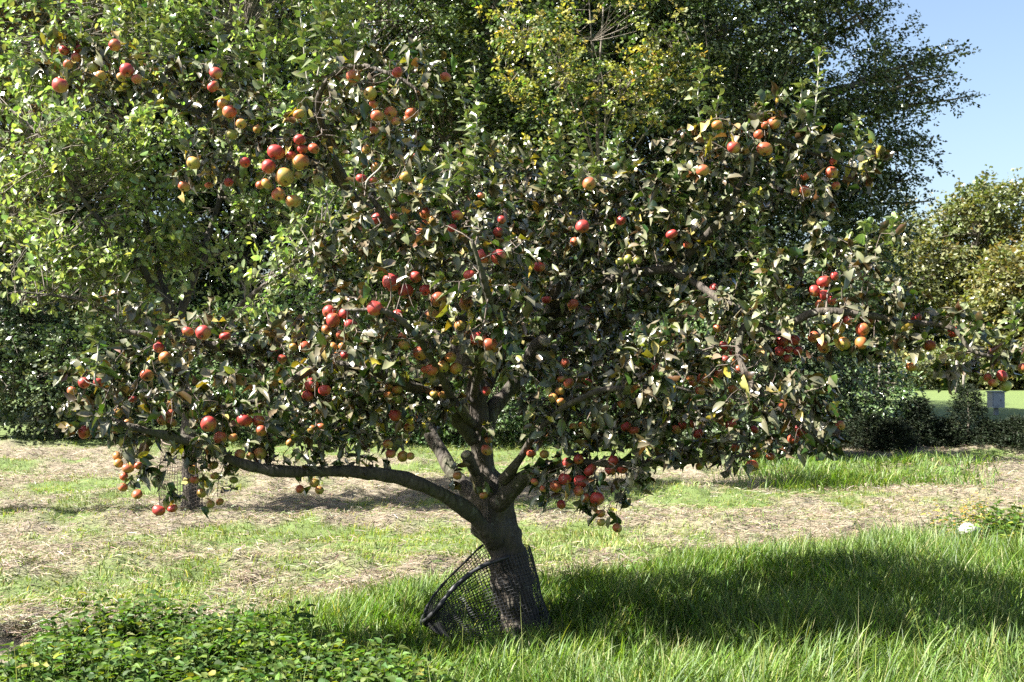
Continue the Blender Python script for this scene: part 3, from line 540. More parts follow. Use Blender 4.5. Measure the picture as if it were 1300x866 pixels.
# ------------------------------------------------------------------ apples read off the photograph: tile origin, then x,y,r in 2.955x pixels
TILES={
(0,0):{'r':'225,320,30 240,190,18 285,215,18 295,185,16 478,265,27 430,170,22 810,275,25 800,325,22 858,685,18 920,610,20 1035,572,33 1007,625,30 1092,585,20 1125,525,22 1135,560,18',
 'o':'255,243,18 512,295,22 862,420,27 835,390,20 690,700,20 785,695,15 1178,558,20 1045,730,27 975,695,16',
 'y':'378,285,20 455,290,18 905,465,20 965,485,17 1122,428,22 725,612,25 1068,665,35 1128,610,32 1000,690,20 1100,755,30','g':'350,255,18 870,505,20 1120,655,20 1195,680,22'},
(430,0):{'r':'220,272,22 85,670,20 130,675,16 145,820,25 445,808,22 425,855,18 597,858,18 612,825,15 915,850,26 1060,828,20',
 'o':'55,288,25 400,290,20 145,435,25 195,425,25 275,425,25 130,390,16 215,455,18 255,450,16 135,490,18 295,590,20 210,815,18 325,800,22 320,840,15 940,690,26 535,735,16 975,725,14','y':'118,352,27 105,560,18 95,608,18 138,630,22 252,665,24 355,830,22'},
(860,0):{'r':'210,553,27 585,605,15','o':'362,462,28 305,505,18 328,560,28 330,470,15 95,640,26 578,648,24 482,660,20 480,718,24 595,698,18 720,690,15 170,540,14','y':'440,722,16 150,470,20'},
(0,290):{'r':'705,387,22 762,392,30 595,447,20 315,580,22 370,580,18 318,765,25 782,735,32 918,720,28 970,720,24 1168,590,26 1155,625,22 1218,608,22 1058,490,18 962,562,14 1235,315,28 1252,342,30 1290,320,20 1212,408,14 1292,475,16 930,645,14 845,405,20 500,640,18',
 'o':'552,552,24 270,610,18 300,770,18 610,720,20 638,697,18 645,730,18 827,786,26 980,760,22 1145,445,24 1222,380,18 1285,400,22 1258,477,18 1205,745,16 1045,712,14 1135,390,14',
 'y':'620,485,24 480,730,24 440,695,20 875,785,18 1250,445,18 1285,443,16 1170,755,18 1090,805,18 1100,445,15 975,845,24 900,850,24 640,665,16'},
(430,290):{'r':'198,203,36 252,237,30 288,183,24 325,232,24 493,175,25 540,105,26 600,108,30 135,300,30 220,327,24 45,365,24 525,415,32 752,145,22 915,8,26 1250,22,22 780,268,18 212,702,24 555,610,18 615,540,12 935,578,16 1080,745,22 1255,690,14 1290,740,20 1170,740,14 598,15,22 560,305,14',
 'o':'375,268,30 350,325,26 478,280,28 238,410,20 305,470,28 570,440,30 350,530,24 325,530,16 885,50,16 880,285,20 110,680,14 265,745,18 185,810,18 195,845,20 240,855,20 590,787,14 555,832,20 860,580,20 850,505,18 838,568,16 1110,758,20 1190,522,16 1270,705,14 1265,755,18 723,845,18 305,15,18 170,430,14 1060,660,16',
 'y':'245,440,20 390,520,24 440,525,24 420,485,22 455,365,20 1068,150,14 192,592,18 220,605,18 185,628,18 358,622,18 392,625,18 40,598,14 47,725,12 562,795,15 805,638,18 832,652,18 830,612,18 828,680,15 742,535,12 895,720,15 880,745,16 915,742,17 963,742,16',
 'g':'440,420,22 315,545,14 1055,125,16 1085,115,18 1122,120,16 1095,145,14 1155,178,14 222,640,20 310,575,14 760,615,14 745,575,14'},
(860,290):{'r':'550,200,27 518,236,22 550,252,22 575,270,18 590,180,16 640,345,18 895,335,22 1035,388,24 1218,555,25 827,285,14 175,440,20 212,465,18 237,443,14 245,490,24 180,492,16 400,425,24 435,420,22 385,460,20 420,455,16 412,488,20 450,460,18 58,733,18 20,738,18 78,770,18 200,735,22 175,785,14 145,780,14 470,768,22 450,750,16 137,222,16 290,755,16',
 'o':'535,285,18 695,380,26 720,345,22 548,445,26 512,408,22 525,465,14 945,440,26 1185,580,20 1130,560,14 1150,578,12 1165,560,16 1295,525,18 230,528,18 203,500,16 95,565,24 60,580,18 85,610,20 135,570,20 155,545,18 50,560,16 388,660,18 33,825,14 62,815,14 218,822,18 290,845,22 435,790,24 612,740,18 285,155,14 125,380,14 150,375,18 40,62,18',
 'y':'605,375,26 625,432,24 690,430,24 540,490,16 878,520,22 325,590,14 210,605,18','g':'912,480,18 1060,480,20 1025,455,18 1232,590,22'},
(0,573):{'r':'595,222,24 648,215,18','o':'515,162,20 462,135,18 480,65,20 465,95,16 498,90,14 520,55,16 730,108,18 1125,142,17',
 'y':'755,158,18 445,45,18 440,20,18 725,70,20 800,52,18 805,92,16 815,122,13 790,198,16 825,190,16 1183,125,20 1195,140,16 905,18,22 975,12,20 940,18,16 1225,8,14 830,235,15','g':'877,108,16 907,95,13 845,95,12 1108,110,12'},
(430,573):{'r':'858,45,23 900,30,20 908,115,28 848,105,24 970,178,28 945,70,26 1030,35,22 1020,70,22 1065,65,20 835,200,18','o':'815,132,24 903,150,20 922,172,20 1045,288,18 735,115,16 770,140,16 685,147,12 688,167,15 665,168,12 1165,40,16 1180,65,14 1200,65,12',
 'y':'982,233,18 985,267,17 1140,205,14 1140,230,14 772,12,18 760,42,15 740,50,14 545,125,15 545,165,17 445,92,18 240,20,22 195,10,20 142,180,10 90,38,12 188,130,14 270,18,16','g':'1130,115,12 990,290,14'},
(860,573):{'y':'288,15,22 478,53,14 83,56,16','o':'280,55,24 350,20,18'}}
AP=[]
for (ox,oy),g in TILES.items():
    for cc,s in g.items():
        for e in s.split():
            x,y,r=map(float,e.split(',')); AP.append([ox+x/2.955,oy+y/2.955,r/2.955,cc])
# merge double reads in tile overlaps, keep the 300 that show largest
AP.sort(key=lambda a:-a[2]); keep=[]
for a in AP:
    if all((a[0]-b[0])**2+(a[1]-b[1])**2>(.75*max(a[2],b[2]))**2 for b in keep): keep.append(a)
AP=keep[:298]
bs=np.concatenate([np.concatenate([s,np.full((len(s),1),q)],1) for q,(nm,s) in enumerate(splines.items()) if nm not in('back','back_right','back_left')])
bpx,bpy_=to_px(bs[:,:3]); nA=len(AP); cid=np.arange(nA)
def find(i):
    while cid[i]!=i: i=cid[i]
    return i
for i in range(nA):
    for j in range(i):
        if math.hypot(AP[i][0]-AP[j][0],AP[i][1]-AP[j][1])<(AP[i][2]+AP[j][2])*1.25+3:
            cid[find(i)]=find(j)
cid=np.array([find(i) for i in range(nA)]); apos=np.zeros((nA,3)); aR=np.zeros(nA)
spurs={}
for c in np.unique(cid):
    m=np.where(cid==c)[0]; mx=np.mean([AP[i][0] for i in m]); my=np.mean([AP[i][1] for i in m]); mr=np.mean([AP[i][2] for i in m])
    near=np.argsort((bpx-mx)**2+(bpy_-my)**2)[:6]; db=bs[near,1].mean()
    dg=np.interp(mr*2.955,[10,14,20,26,32,36],[7.0,6.6,6.1,5.75,5.5,5.3]); dpt=.5*db+.5*dg-.05
    for i in m:
        d_=dpt+rng.normal()*.03; apos[i]=P(AP[i][0],AP[i][1],d_); aR[i]=AP[i][2]*d_/FPX
for it in range(60):
    dlt=apos[:,None]-apos[None]; ds=np.linalg.norm(dlt,axis=-1)+np.eye(nA); ov=np.maximum(0,(aR[:,None]+aR[None])*.97-ds)*(1-np.eye(nA))
    mv=(dlt/ds[...,None]*ov[...,None]).sum(1)*.4; mv[:,1]*=1.6; mv[:,1]+=ov.sum(1)*.1*np.sign(rng.normal(size=nA)); apos+=mv*np.array([.35,1,.35])
for c in np.unique(cid):
    m=np.where(cid==c)[0]; spurs[c]=apos[m].mean(0)+np.array([0,.05,aR[m].max()*1.2+.035+.25*(apos[m,2].max()-apos[m,2].mean())])

# ------------------------------------------------------------------ apple tree: grown branches
crown=[(90,80,6.6,50,42),(160,92,6.65,50,42),(225,105,6.7,50,40),(290,140,6.8,55,55),(335,190,6.75,45,50),(250,215,6.6,38,28),(385,185,6.7,55,55),(420,130,6.4,50,50),(490,100,6.1,65,50),(540,95,6.05,35,35),(470,150,6.1,50,40),
(500,220,6.0,70,55),(450,290,6.0,55,40),(560,285,5.8,75,65),(630,300,6.0,60,60),(650,230,7.6,40,60),(600,230,7.0,55,60),(720,250,6.9,60,55),(745,310,6.7,70,55),(815,240,6.5,50,60),(840,300,6.4,60,55),(900,215,6.2,60,70),(965,165,6.15,55,45),(1040,205,6.2,55,50),(1090,215,6.2,32,32),(1000,250,6.2,65,45),(900,290,6.3,60,55),
(960,345,6.0,65,45),(1050,345,5.8,75,50),(1110,330,5.75,45,45),(1145,390,5.7,45,32),(1195,418,5.65,42,28),(1245,440,5.6,38,28),(1285,450,5.6,18,26),(1080,415,5.7,65,42),(1140,440,5.7,50,30),(1210,460,5.6,35,22),(980,430,5.8,60,50),(915,470,5.8,70,60),(1005,500,5.7,62,52),(1040,550,5.7,45,42),(960,560,5.75,60,35),(880,540,5.7,65,48),(825,470,5.7,60,65),(900,420,6.0,60,50),
(780,400,6.5,70,55),(700,380,6.6,75,55),(760,480,6.2,70,65),(800,555,5.8,60,50),(740,590,5.9,55,35),(860,575,5.8,60,32),(930,580,5.75,45,28),(700,595,6.0,40,25),(790,600,5.85,45,24),(760,640,5.85,30,25),(700,620,6.0,30,25),(620,400,5.6,75,65),(540,420,5.7,75,65),(480,380,5.6,65,55),(450,455,5.8,75,55),(540,500,6.1,60,55),(470,535,6.2,65,45),(690,510,6.0,45,50),(570,350,5.7,70,50),(640,340,5.7,60,50),(680,450,7.0,60,60),(860,470,7.5,90,60),(760,440,7.4,80,60),(500,500,7.4,80,60),(430,460,7.5,70,50),(660,330,7.6,80,70),
(150,385,6.5,45,30),(120,500,5.7,58,45),(150,520,5.7,50,30),(185,465,6.0,55,45),(250,420,6.4,60,35),(330,440,6.5,65,42),(230,510,5.8,75,40),(330,510,5.85,75,45),(405,500,5.9,65,52),(145,545,5.7,45,28),(300,555,5.85,60,30),(400,550,5.95,60,35),(180,590,5.75,28,30),(250,590,5.8,30,30),(380,420,6.3,60,40),(410,335,6.2,40,25)]
att=[]
for (x,y,d_,rx,ry) in crown:
    c=P(x,y,d_); s=d_/FPX; rad=np.array([rx*s,.34,ry*s]); n=int(rx*ry/40)+6
    att.append(c+rvec(n)*rad*(rng.random((n,1))**.4))
att=np.concatenate(att); keepm=vnoise(att/.17)*.7+vnoise(att/.07)*.3; att=att[keepm>.37]
att=np.concatenate([att]+[np.array([spurs[c]]) for c in spurs])
node=[];par=[];rfix=[]
for nm,s in splines.items():
    L_=np.concatenate([[0],np.cumsum(np.linalg.norm(np.diff(s[:,:3],axis=0),axis=1))]); q=np.arange(0 if nm!='trunk' else L_[-1]*.45,L_[-1],.05)
    for x in q:
        node.append([np.interp(x,L_,s[:,k]) for k in range(3)]); par.append(-1); rfix.append(np.interp(x,L_,s[:,3]))
node=[np.array(x) for x in node]; NB=len(node)
best=np.full(len(att),1e9); bi=np.zeros(len(att),int); alive=np.ones(len(att),bool); STEP=.062
new=np.arange(NB); nch=np.zeros(60000,int)
for it in range(46):
    NP=np.array([node[i] for i in new]); ai=np.where(alive)[0]
    if len(ai)==0 or len(NP)==0: break
    dm=np.linalg.norm(att[ai][:,None]-NP[None],axis=-1); mn=dm.argmin(1); md=dm[np.arange(len(ai)),mn]; bt=md<best[ai]
    best[ai[bt]]=md[bt]; bi[ai[bt]]=new[mn[bt]]
    alive&=best>.075; act=np.where(alive&(best<1.1))[0]
    if len(act)==0: break
    grp={}
    for a_ in act: grp.setdefault(bi[a_],[]).append(a_)
    new=[]
    for k_,l_ in grp.items():
        if nch[k_]>=3: 
            for a_ in l_: best[a_]=min(best[a_]+.05, 1e9)
            continue
        p=node[k_]; dv=unit(att[l_]-p).mean(0)
        if par[k_]>=0: dv=dv+.35*unit(p-node[par[k_]])
        dv=unit(dv+rng.normal(size=3)*.22+np.array([0,0,.06])); node.append(p+dv*STEP); par.append(k_); nch[k_]+=1; new.append(len(node)-1)
    new=np.array(new)
NG=len(node)
def attach(p0, p1, n=3, sag=.0):
    """short curved twig from node index p0 to point p1; returns last node index"""
    a_=node[p0]; k_=p0
    for t in range(1,n+1):
        u=t/n; q=a_+(p1-a_)*u+np.array([0,0,sag*math.sin(u*math.pi)]); node.append(q); par.append(k_); k_=len(node)-1
    return k_
base_nodes=np.array(node); spurnode={}
for c,pt in spurs.items():
    k_=int(np.linalg.norm(base_nodes-pt,axis=1).argmin()); dist=np.linalg.norm(base_nodes[k_]-pt)
    spurnode[c]=attach(k_,pt,max(1,int(dist/.05)+1),.03)
# apple poses, stems join the spur
axis=np.zeros((nA,3)); stemend=np.zeros((nA,3))
for i in range(nA):
    sp_=spurs[cid[i]]; dv=unit(sp_-apos[i]); up=np.array([0,0,1.]); tilt=rng.normal(size=3)*.28
    if rng.random()<.5: tilt+=np.array([.5*rng.normal(),1.3,.0])      # calyx turned out towards the meadow
    axis[i]=unit(dv*.6+up*.8+tilt); stemend[i]=apos[i]+axis[i]*aR[i]*1.32; attach(spurnode[cid[i]],stemend[i],2,.008)
# upright water shoots: px, bottom y, top y, distance
SH=[(108,78,-8,6.6),(135,66,8,6.65),(190,75,-5,6.7),(205,80,12,6.6),(268,100,0,6.75),(300,110,20,6.8),(335,120,5,6.7),(385,110,-12,6.5),(405,105,-5,6.3),(432,85,12,6.2),(455,80,30,6.3),(556,275,160,5.7),(540,260,185,5.9),(603,240,75,6.6),(590,230,120,6.8),(700,250,155,6.7),(690,260,185,6.6),(735,255,165,6.6),(748,250,195,6.5),(785,255,158,6.6),(770,260,190,6.7),(640,260,170,7.4),(895,190,88,6.3),(905,200,120,6.3),(1032,165,72,6.2),(1020,170,110,6.2),(968,330,265,6.0),(972,400,325,5.9),(985,400,330,5.9),(1040,335,285,5.9),(1098,330,282,5.8),(1125,320,280,5.8),(1075,330,300,5.8),(118,480,408,5.7),(340,180,120,6.6),(470,230,175,6.0),(860,290,225,6.3),(830,270,200,6.5),(1085,205,150,6.2),(1000,180,140,6.2),(960,150,115,6.15),(1285,440,385,5.6),(1240,430,395,5.6)]
shoots=Acc(); shl=[]
NA=np.array(node[:NG])
for (x,y0,y1,d_) in SH:
    a0=P(x,y0,d_); k_=int(np.linalg.norm(NA-a0,axis=1).argmin()); r0=NA[k_]; top=P(x+rng.normal()*8,y1+rng.normal()*9,d_+rng.normal()*.06); dn=.7+.7*rng.random()
    sp=spline([(*r0,.007),(*(a0*.6+r0*.4+np.array([0,0,.02])),.006),(*(a0*.5+top*.5+rng.normal(size=3)*.025),.0045),(*top,.0022)],6); tube(shoots,sp[:,:3],sp[:,3],5)
    ln=np.linalg.norm(top-a0); n=int(ln/.014*dn)+7; tt=np.sort(rng.random(n))**.85; pp=sp[6:,:3]; ii=tt*(len(pp)-1); i0=np.minimum(ii.astype(int),len(pp)-2); po=pp[i0]+(pp[i0+1]-pp[i0])*(ii-i0)[:,None]
    an=np.arange(n)*2.4+rng.random(); out=np.stack([np.cos(an),np.sin(an),np.zeros(n)],1); shl.append((po,unit(out+np.array([0,0,.75])*(.5+tt)[:,None]+rng.normal(size=(n,3))*.2),tt))
tag(shoots.build('shoot_stems',M_SHOOT,tree),kind='stuff')
node=np.array(node); par=np.array(par); n_all=len(node)
e=2.3; acc_r=np.zeros(n_all); haschild=np.zeros(n_all,bool); haschild[par[par>=0]]=True; r=np.zeros(n_all)
for i in range(n_all-1,NB-1,-1):
    r[i]=max(.0017,acc_r[i]**(1/e)); acc_r[par[i]]+=r[i]**e
r[NB:]=np.minimum(r[NB:],.017)
gi=np.arange(NB,n_all); pr=par[gi]; rp=np.where(pr<NB,np.minimum(r[gi]*1.25,np.array(rfix+[0]*(n_all-NB))[np.minimum(pr,NB-1)]),r[pr])
tw=Acc(); thick=r[gi]>.004
prisms(tw,node[pr[thick]],node[gi[thick]],rp[thick],r[gi[thick]],6); prisms(tw,node[pr[~thick]],node[gi[~thick]],rp[~thick],r[gi[~thick]],4)
tag(tw.build('twigs',M_TWIG,tree),kind='stuff')

# ------------------------------------------------------------------ apple tree: leaves
gi2=np.arange(NB,NG); tip=~haschild[gi2]; cand=gi2[(r[gi2]<.0075)]
cnt=np.where(haschild[cand],rng.poisson(2.3,len(cand)),rng.poisson(9.0,len(cand))+1); src=np.repeat(cand,cnt); n=len(src)
tdir=unit(node[src]-node[par[src]]); pos=node[src]+(node[par[src]]-node[src])*rng.random((n,1))*.8
aD=unit(tdir*.45+rvec(n)*.75+np.array([0,0,-.22])); aN=unit(np.array([[0,0,1.]])+rng.normal(size=(n,3))*.75); sz=.072*(.45+.85*rng.random(n))
colr=pick([(.016,.030,.008),(.026,.048,.011),(.055,.085,.02),(.28,.23,.03),(.085,.045,.018),(.034,.024,.010),(.10,.12,.06)],[5,4.5,2.2,1.1,1.5,3.4,1.3],n,.25)
# shoots: paler downy leaves
po=np.concatenate([s[0] for s in shl]); do=np.concatenate([s[1] for s in shl]); tt=np.concatenate([s[2] for s in shl]); m=len(po)
pos=np.concatenate([pos,po]); aD=np.concatenate([aD,do]); aN=np.concatenate([aN,unit(np.array([[0,0,1.]])+rng.normal(size=(m,3))*.4)]); sz=np.concatenate([sz,.080*(1.1-.5*tt)*(.75+.5*rng.random(m))])
colr=np.concatenate([colr,pick([(.12,.17,.055),(.17,.22,.09),(.09,.14,.04)],[2,2,2],m,.15)])
# leaves round the apples
k_=rng.integers(0,nA,nA*3); q_=np.array([spurs[cid[i]] for i in k_]); pos=np.concatenate([pos,q_+rng.normal(size=q_.shape)*.03]); l_=len(k_)
aD=np.concatenate([aD,unit(rvec(l_)+np.array([0,.1,-.35]))]); aN=np.concatenate([aN,unit(np.array([[0,0,1.]])+rng.normal(size=(l_,3))*.5)]); sz=np.concatenate([sz,.08*(.7+.5*rng.random(l_))]); colr=np.concatenate([colr,pick([(.04,.07,.02),(.07,.11,.03),(.32,.27,.04),(.10,.06,.03)],[4,3,1,1],l_,.2)])
# keep apples in view
lp=pos+aD*sz[:,None]*.5; lx,ly=to_px(lp); drop=np.zeros(len(pos),bool)
for i in range(nA):
    drop|=((lx-AP[i][0])**2+(ly-AP[i][1])**2<(AP[i][2]*1.25+3)**2)&(lp[:,1]<apos[i,1]+.03)
    drop|=np.linalg.norm(lp-apos[i],axis=1)<aR[i]*.95
arch_=splines['arch'][10:,:3]; axx,ayy=to_px(arch_)
for q in range(len(arch_)): drop|=((lx-axx[q])**2+(ly-ayy[q])**2<11**2)&(lp[:,1]<arch_[q,1]+.02)
drop&=rng.random(len(pos))<.93; ok=~drop; pos,aD,aN,sz,colr=pos[ok],aD[ok],aN[ok],sz[ok],colr[ok]
n=len(pos); wv=rng.choice(6,n,p=[.28,.22,.14,.12,.14,.10])
show=sz*np.abs((unit(aN)*unit(pos-np.array([0,0,CAM_H]))).sum(1))/pos[:,1]; lx,ly=to_px(pos); show[(lx<0)|(lx>1300)|(ly<0)]=0
single=np.zeros(n,bool); front=pos[:,1]<6.3; order=np.argsort(-show*np.where(front,1,.4)); single[order[:290]]=True
fol=Acc()
for q in range(6):
    mk=(wv==q)&~single; scatter(fol,LEAVES[q],pos[mk],aD[mk],aN[mk],sz[mk],colr[mk])
tag(fol.build('foliage',M_APLEAF,tree),kind='stuff')
for i in np.where(single)[0]:
    a=Acc(); scatter(a,LEAVES[wv[i]],pos[i:i+1],aD[i:i+1],aN[i:i+1],sz[i:i+1],colr[i:i+1]); a.build('leaf',M_APLEAF,tree,origin=pos[i])
print('apple leaves',n,'nodes',n_all,'apples',nA)

# ------------------------------------------------------------------ apples
def apple_mesh(name, m, squash, seed):
    nu,nv=18,11; prof=[]
    for k in range(nv+1):
        t=math.pi*k/nv; rr=math.sin(t)**.92; z=math.cos(t)*squash
        z-= .26*math.exp(-(rr/.26)**2) if t<1.2 else 0
        z+= .17*math.exp(-(rr/.22)**2) if t>2.0 else 0
        rr*=1+.06*math.cos(t); prof.append((rr,z))
    a=Acc(); V=[]
    for (rr,z) in prof[1:-1]:
        for q in range(nu):
            an=q*2*math.pi/nu; l=1+.03*math.cos(5*an+seed)*(1 if z<0 else .4)+.03*math.cos(an*2+seed*2); V.append((rr*l*math.cos(an),rr*l*math.sin(an),z+.03*math.cos(an+seed)*rr))
    V+= [(0,0,prof[0][1]),(0,0,prof[-1][1])]; R_=nv-1; Q=[];T=[]
    for k in range(R_-1):
        for q in range(nu): Q.append((k*nu+q,(k+1)*nu+q,(k+1)*nu+(q+1)%nu,k*nu+(q+1)%nu))
    for q in range(nu): T.append((R_*nu,q,(q+1)%nu)); T.append((R_*nu+1,(R_-1)*nu+(q+1)%nu,(R_-1)*nu+q))
    a.add(V,{4:Q,3:T}); o=a.build(name,m); me=o.data; bpy.data.objects.remove(o); return me
AM={c:[apple_mesh('apple',APPLE_M[c],s,k*1.7) for k,s in enumerate((.86,.92,.80))] for c in 'royg'}
a=Acc(); tube(a,[(0,0,.56),(.02,.01,.8),(.05,.03,1.05),(.03,.02,1.34)],[.05,.035,.035,.05],6); o=a.build('stem',M_STEM); STEM=o.data; bpy.data.objects.remove(o)
a=Acc()
for q in range(5):
    an=q*1.2566; c_,s_=math.cos(an),math.sin(an); a.add([(c_*.06-s_*.07,s_*.06+c_*.07,-.70),(c_*.06+s_*.07,s_*.06-c_*.07,-.70),(c_*.22,s_*.22,-.82),(c_*.10,s_*.10,-.92)],{3:[(0,1,2),(0,2,3),(1,3,2)]})
tube(a,[(0,0,-.6),(0,0,-.735)],[.21,.19],8); o=a.build('calyx',M_CALYX,smooth=False); CALYX=o.data; bpy.data.objects.remove(o)
ZONES=[((75,85),'at the outer tip of the topmost bough'),((160,92),'bunched midway out on the topmost bough'),((120,95),'beside the bunch on the topmost bough'),((280,105),'under the upright shoots of the topmost bough'),((300,150),'in the shade beneath the topmost bough'),((245,215),'on a hanging spray below the topmost bough'),((365,220),'in the biggest tight cluster below the topmost bough'),
((385,142),'beside the arching bare branch'),((450,95),'under the arching bare branch'),((490,145),'in the row hanging beneath the arched branch'),((565,98),'on the leafy end of the arched branch'),((470,205),'below the arched branch in the inner crown'),((520,225),'at the foot of the tall single upright shoot'),((485,275),'in the upper middle of the crown beside the bare side branch'),((545,280),'just under the tall single upright shoot'),((620,300),'high in the middle of the crown'),
((740,290),'below the group of upright pale shoots'),((745,235),'among the group of upright pale shoots'),((850,295),'between the upright shoots and the sky-side branch'),((935,190),'on the sky-side top branch nearest its upright shoot'),((970,175),'at the crook of the sky-side top branch'),((1030,225),'on the drooping end of the sky-side top branch'),((895,215),'inside the leafy sky-side top branch'),
((245,420),'on the long dark bough above the small netted trunk'),((200,450),'hanging under the long dark bough'),((110,485),'at the leafy outer tip of the low bough over the lawn'),((105,550),'lowest in the leaves at the outer tip of the low bough'),((155,530),'under the outer end of the low bough'),((210,530),'bunched on the low bough near the netted slim trunk'),((270,545),'side by side on the middle of the low bough'),((320,535),'in the group resting over the middle of the low bough'),((395,495),'on the branch rising above the low bough'),((300,580),'hanging just beneath the middle of the low bough'),((350,455),'on the inner part of the long dark bough'),((425,405),'in the bright bunch at the end of the inner bough'),((435,445),'below the bright bunch of the inner bough'),((400,560),'in the sparse leaves above the bare part of the low bough'),
((500,358),'in the bright group in the middle of the crown'),((555,375),'beneath the bright group in the middle of the crown'),((595,345),'single fruits left of the pruned upright stub'.replace('left of','near')),((625,325),'in the pair high over the trunk fork'),((475,390),'on the twig below the bright middle group'),((515,435),'in shade under the bright middle group'),((610,435),'paired over the top of the upright stem'),((560,465),'in the pale bunch against the upright stem'),((495,495),'in the pale bunch between the stem and the rising branch'),((500,525),'alone below the pale bunch in the inner leaves'),((495,575),'low in the inner leaves over the dip of the low bough'),((555,500),'beside the crotch of the inner limb'),((620,555),'close against the right fork of the trunk'.replace('right fork','leaning fork')),((710,500),'in the shaded cluster behind the leaning fork'),((735,540),'in the small pale cluster below the shaded one'),((725,480),'in the shaded inner leaves past the leaning fork'),((705,350),'beside the pruned upright stub'),((800,335),'in the small green bunch beneath the sky-side bough'),((800,545),'in the trio deep in the lower crown'),((865,530),'in the shady bunch low on the drooping bough'),
((1045,370),'in the bright stack on the outer bough'),((1090,410),'hanging in the leaves of the outer bough'),((1040,440),'under the bright stack of the outer bough'),((1165,415),'near the thin end of the outer bough'),((1175,450),'hanging over the young conifers from the outer bough'),((1215,440),'near the bend at the end of the outer bough'),((1265,480),'in the bunch hanging at the very tip over the grey box'),((935,455),'in the round bunch below the bare crooked branch'),((890,485),'in the orange bunch above the shady lower bunch'),((1000,440),'in the dark red bunch beside the crooked branch'),((925,540),'in the lower drooping leaves over the hay'),((1010,550),'in the lowest leaves towards the young conifers'),((985,510),'in the leaves between the drooping bough and conifers'),((955,580),'hanging lowest from the drooping bough'),((905,420),'above the round bunch on the drooping bough'),((950,345),'by the twin bare shoots above the crooked branch'),
((200,645),'lowest on a dangling twig in front of the slim trunk'),((160,595),'in the dangling brown bunch beside the netted slim trunk'),((250,605),'hanging on twigs just in front of the slim trunk'),((275,635),'on the hanging twig beside the slim trunk'),((305,605),'small pair hanging under the bare low bough'),((390,620),'dangling from the bare straight stretch of the low bough'),((725,590),'atop the low cluster hanging over the hay'),((725,620),'in the heart of the low cluster hanging over the hay'),((765,665),'lowest in the cluster hanging over the hay'),((680,585),'beside the low cluster, close to the trunk'),((660,628),'nearest the trunk in the low hanging cluster'),((615,620),'hanging tight against the trunk fork'),((800,590),'past the low cluster on the same drooping twig'),((480,635),'on a bare twig over the hay by the trunk'),((815,645),'on a thin bare twig over the hay'),((575,605),'against the back limb by the trunk')]
CW={'r':'red','o':'orange-flushed','y':'yellowish','g':'green'}
Zv=np.array([z[0] for z in ZONES])
alab={}
for i in range(nA):
    z=ZONES[int(((Zv-np.array(AP[i][:2]))**2).sum(1).argmin())][1]; size='large ' if aR[i]>.036 else ('small ' if aR[i]<.025 else '')
    alab.setdefault((size+CW[AP[i][3]],z),[]).append(i)
albl={}
for (sc_,z),l in alab.items():
    l.sort(key=lambda i:-apos[i,2]); k=len(l)
    for q,i in enumerate(l):
        w_='' if k==1 else ({2:['upper ','lower '],3:['upper ','middle ','lower ']}[k][q] if k<4 else ['highest ','second-highest ','third-highest ','fourth-highest ','fifth-highest ','sixth-highest ','seventh-highest '][min(q,6)])
        albl[i]=f'{w_}{sc_} apple {z}'
for i in range(nA):
    c=AP[i][3]; me=AM[c][i%3]; o=bpy.data.objects.new('apple',me); COL.objects.link(o)
    o.location=apos[i]; o.rotation_mode='QUATERNION'; zz=axis[i]; yy=unit(np.cross(zz,np.array(S)+rng.normal(size=3)*.25)); xx=np.cross(yy,zz); o.rotation_quaternion=Matrix(np.stack([xx,yy,zz],1).tolist()).to_quaternion(); o.scale=tuple(aR[i]*v for v in (1+.06*rng.normal(),1+.06*rng.normal(),1.0+.07*rng.normal()))
    for nm,dm in (('stem',STEM),('calyx',CALYX)):
        s=bpy.data.objects.new(nm,dm); COL.objects.link(s); s.parent=o
    tag(o,albl[i],'apple','apples hanging on the apple tree')

# ------------------------------------------------------------------ grass, hay, weeds
def blades(acc, x, y, ln, wd, col, lean=.5, segs=3, cl=.7, z0=None, th=None):
    n=len(x); z=(H(x,y) if z0 is None else z0)-.01
    if th is None: th=(n2(x,y,cl,13)*2+n2(x,y,cl*2.5,17))*6.283+rng.normal(size=n)*1.1
    out=np.stack([np.cos(th),np.sin(th),np.zeros(n)],1); sd=np.stack([-np.sin(th+rng.normal(size=n)*.7),np.cos(th+rng.normal(size=n)*.7),np.zeros(n)],1)
    b=lean*(.35+1.1*rng.random(n)); base=np.stack([x,y,z],1); V=[]
    for k in range(segs+1):
        t=k/segs; hh=ln*np.sin(np.minimum(b*t+1e-3,2.6))/np.maximum(b,1e-3) ; oo=ln*(1-np.cos(b*t))/np.maximum(b,1e-3)
        c=base+out*oo[:,None]+np.array([0,0,1.])*hh[:,None]; wk=wd*(1-t**1.6)*(.75 if k==0 else 1)
        if k<segs: V+= [c-sd*wk[:,None]/2, c+sd*wk[:,None]/2]
        else: V.append(c)
    k=len(V); W=np.stack(V,1).reshape(-1,3); off=(np.arange(n)*k)[:,None,None]
    Q=np.array([(2*s,2*s+1,2*s+3,2*s+2) for s in range(segs-1)]).reshape(-1,4); T=np.array([(2*segs-2,2*segs-1,2*segs)])
    acc.add(W,{4:(Q[None]+off).reshape(-1,4),3:(T[None]+off).reshape(-1,3)},np.repeat(col,k,0))
def in_nettles(x,y):
    px,_=to_px(np.stack([x,y,np.full(len(x),.2)],1)); d=np.clip((px+40)/130,0,1)*np.clip((640-px)/260,0,1)
    far=np.interp(px,[-100,60,150,330,420,700],[5.6,6.1,6.4,6.2,5.75,5.55])+(n2(x,y,2.1,90)-.5)*.3
    return d*(.35+.9*n2(x,y,1.1,31))*np.clip((edge(x)+.05-y)/.3,0,1)*np.clip((far-y)/.15,0,1)
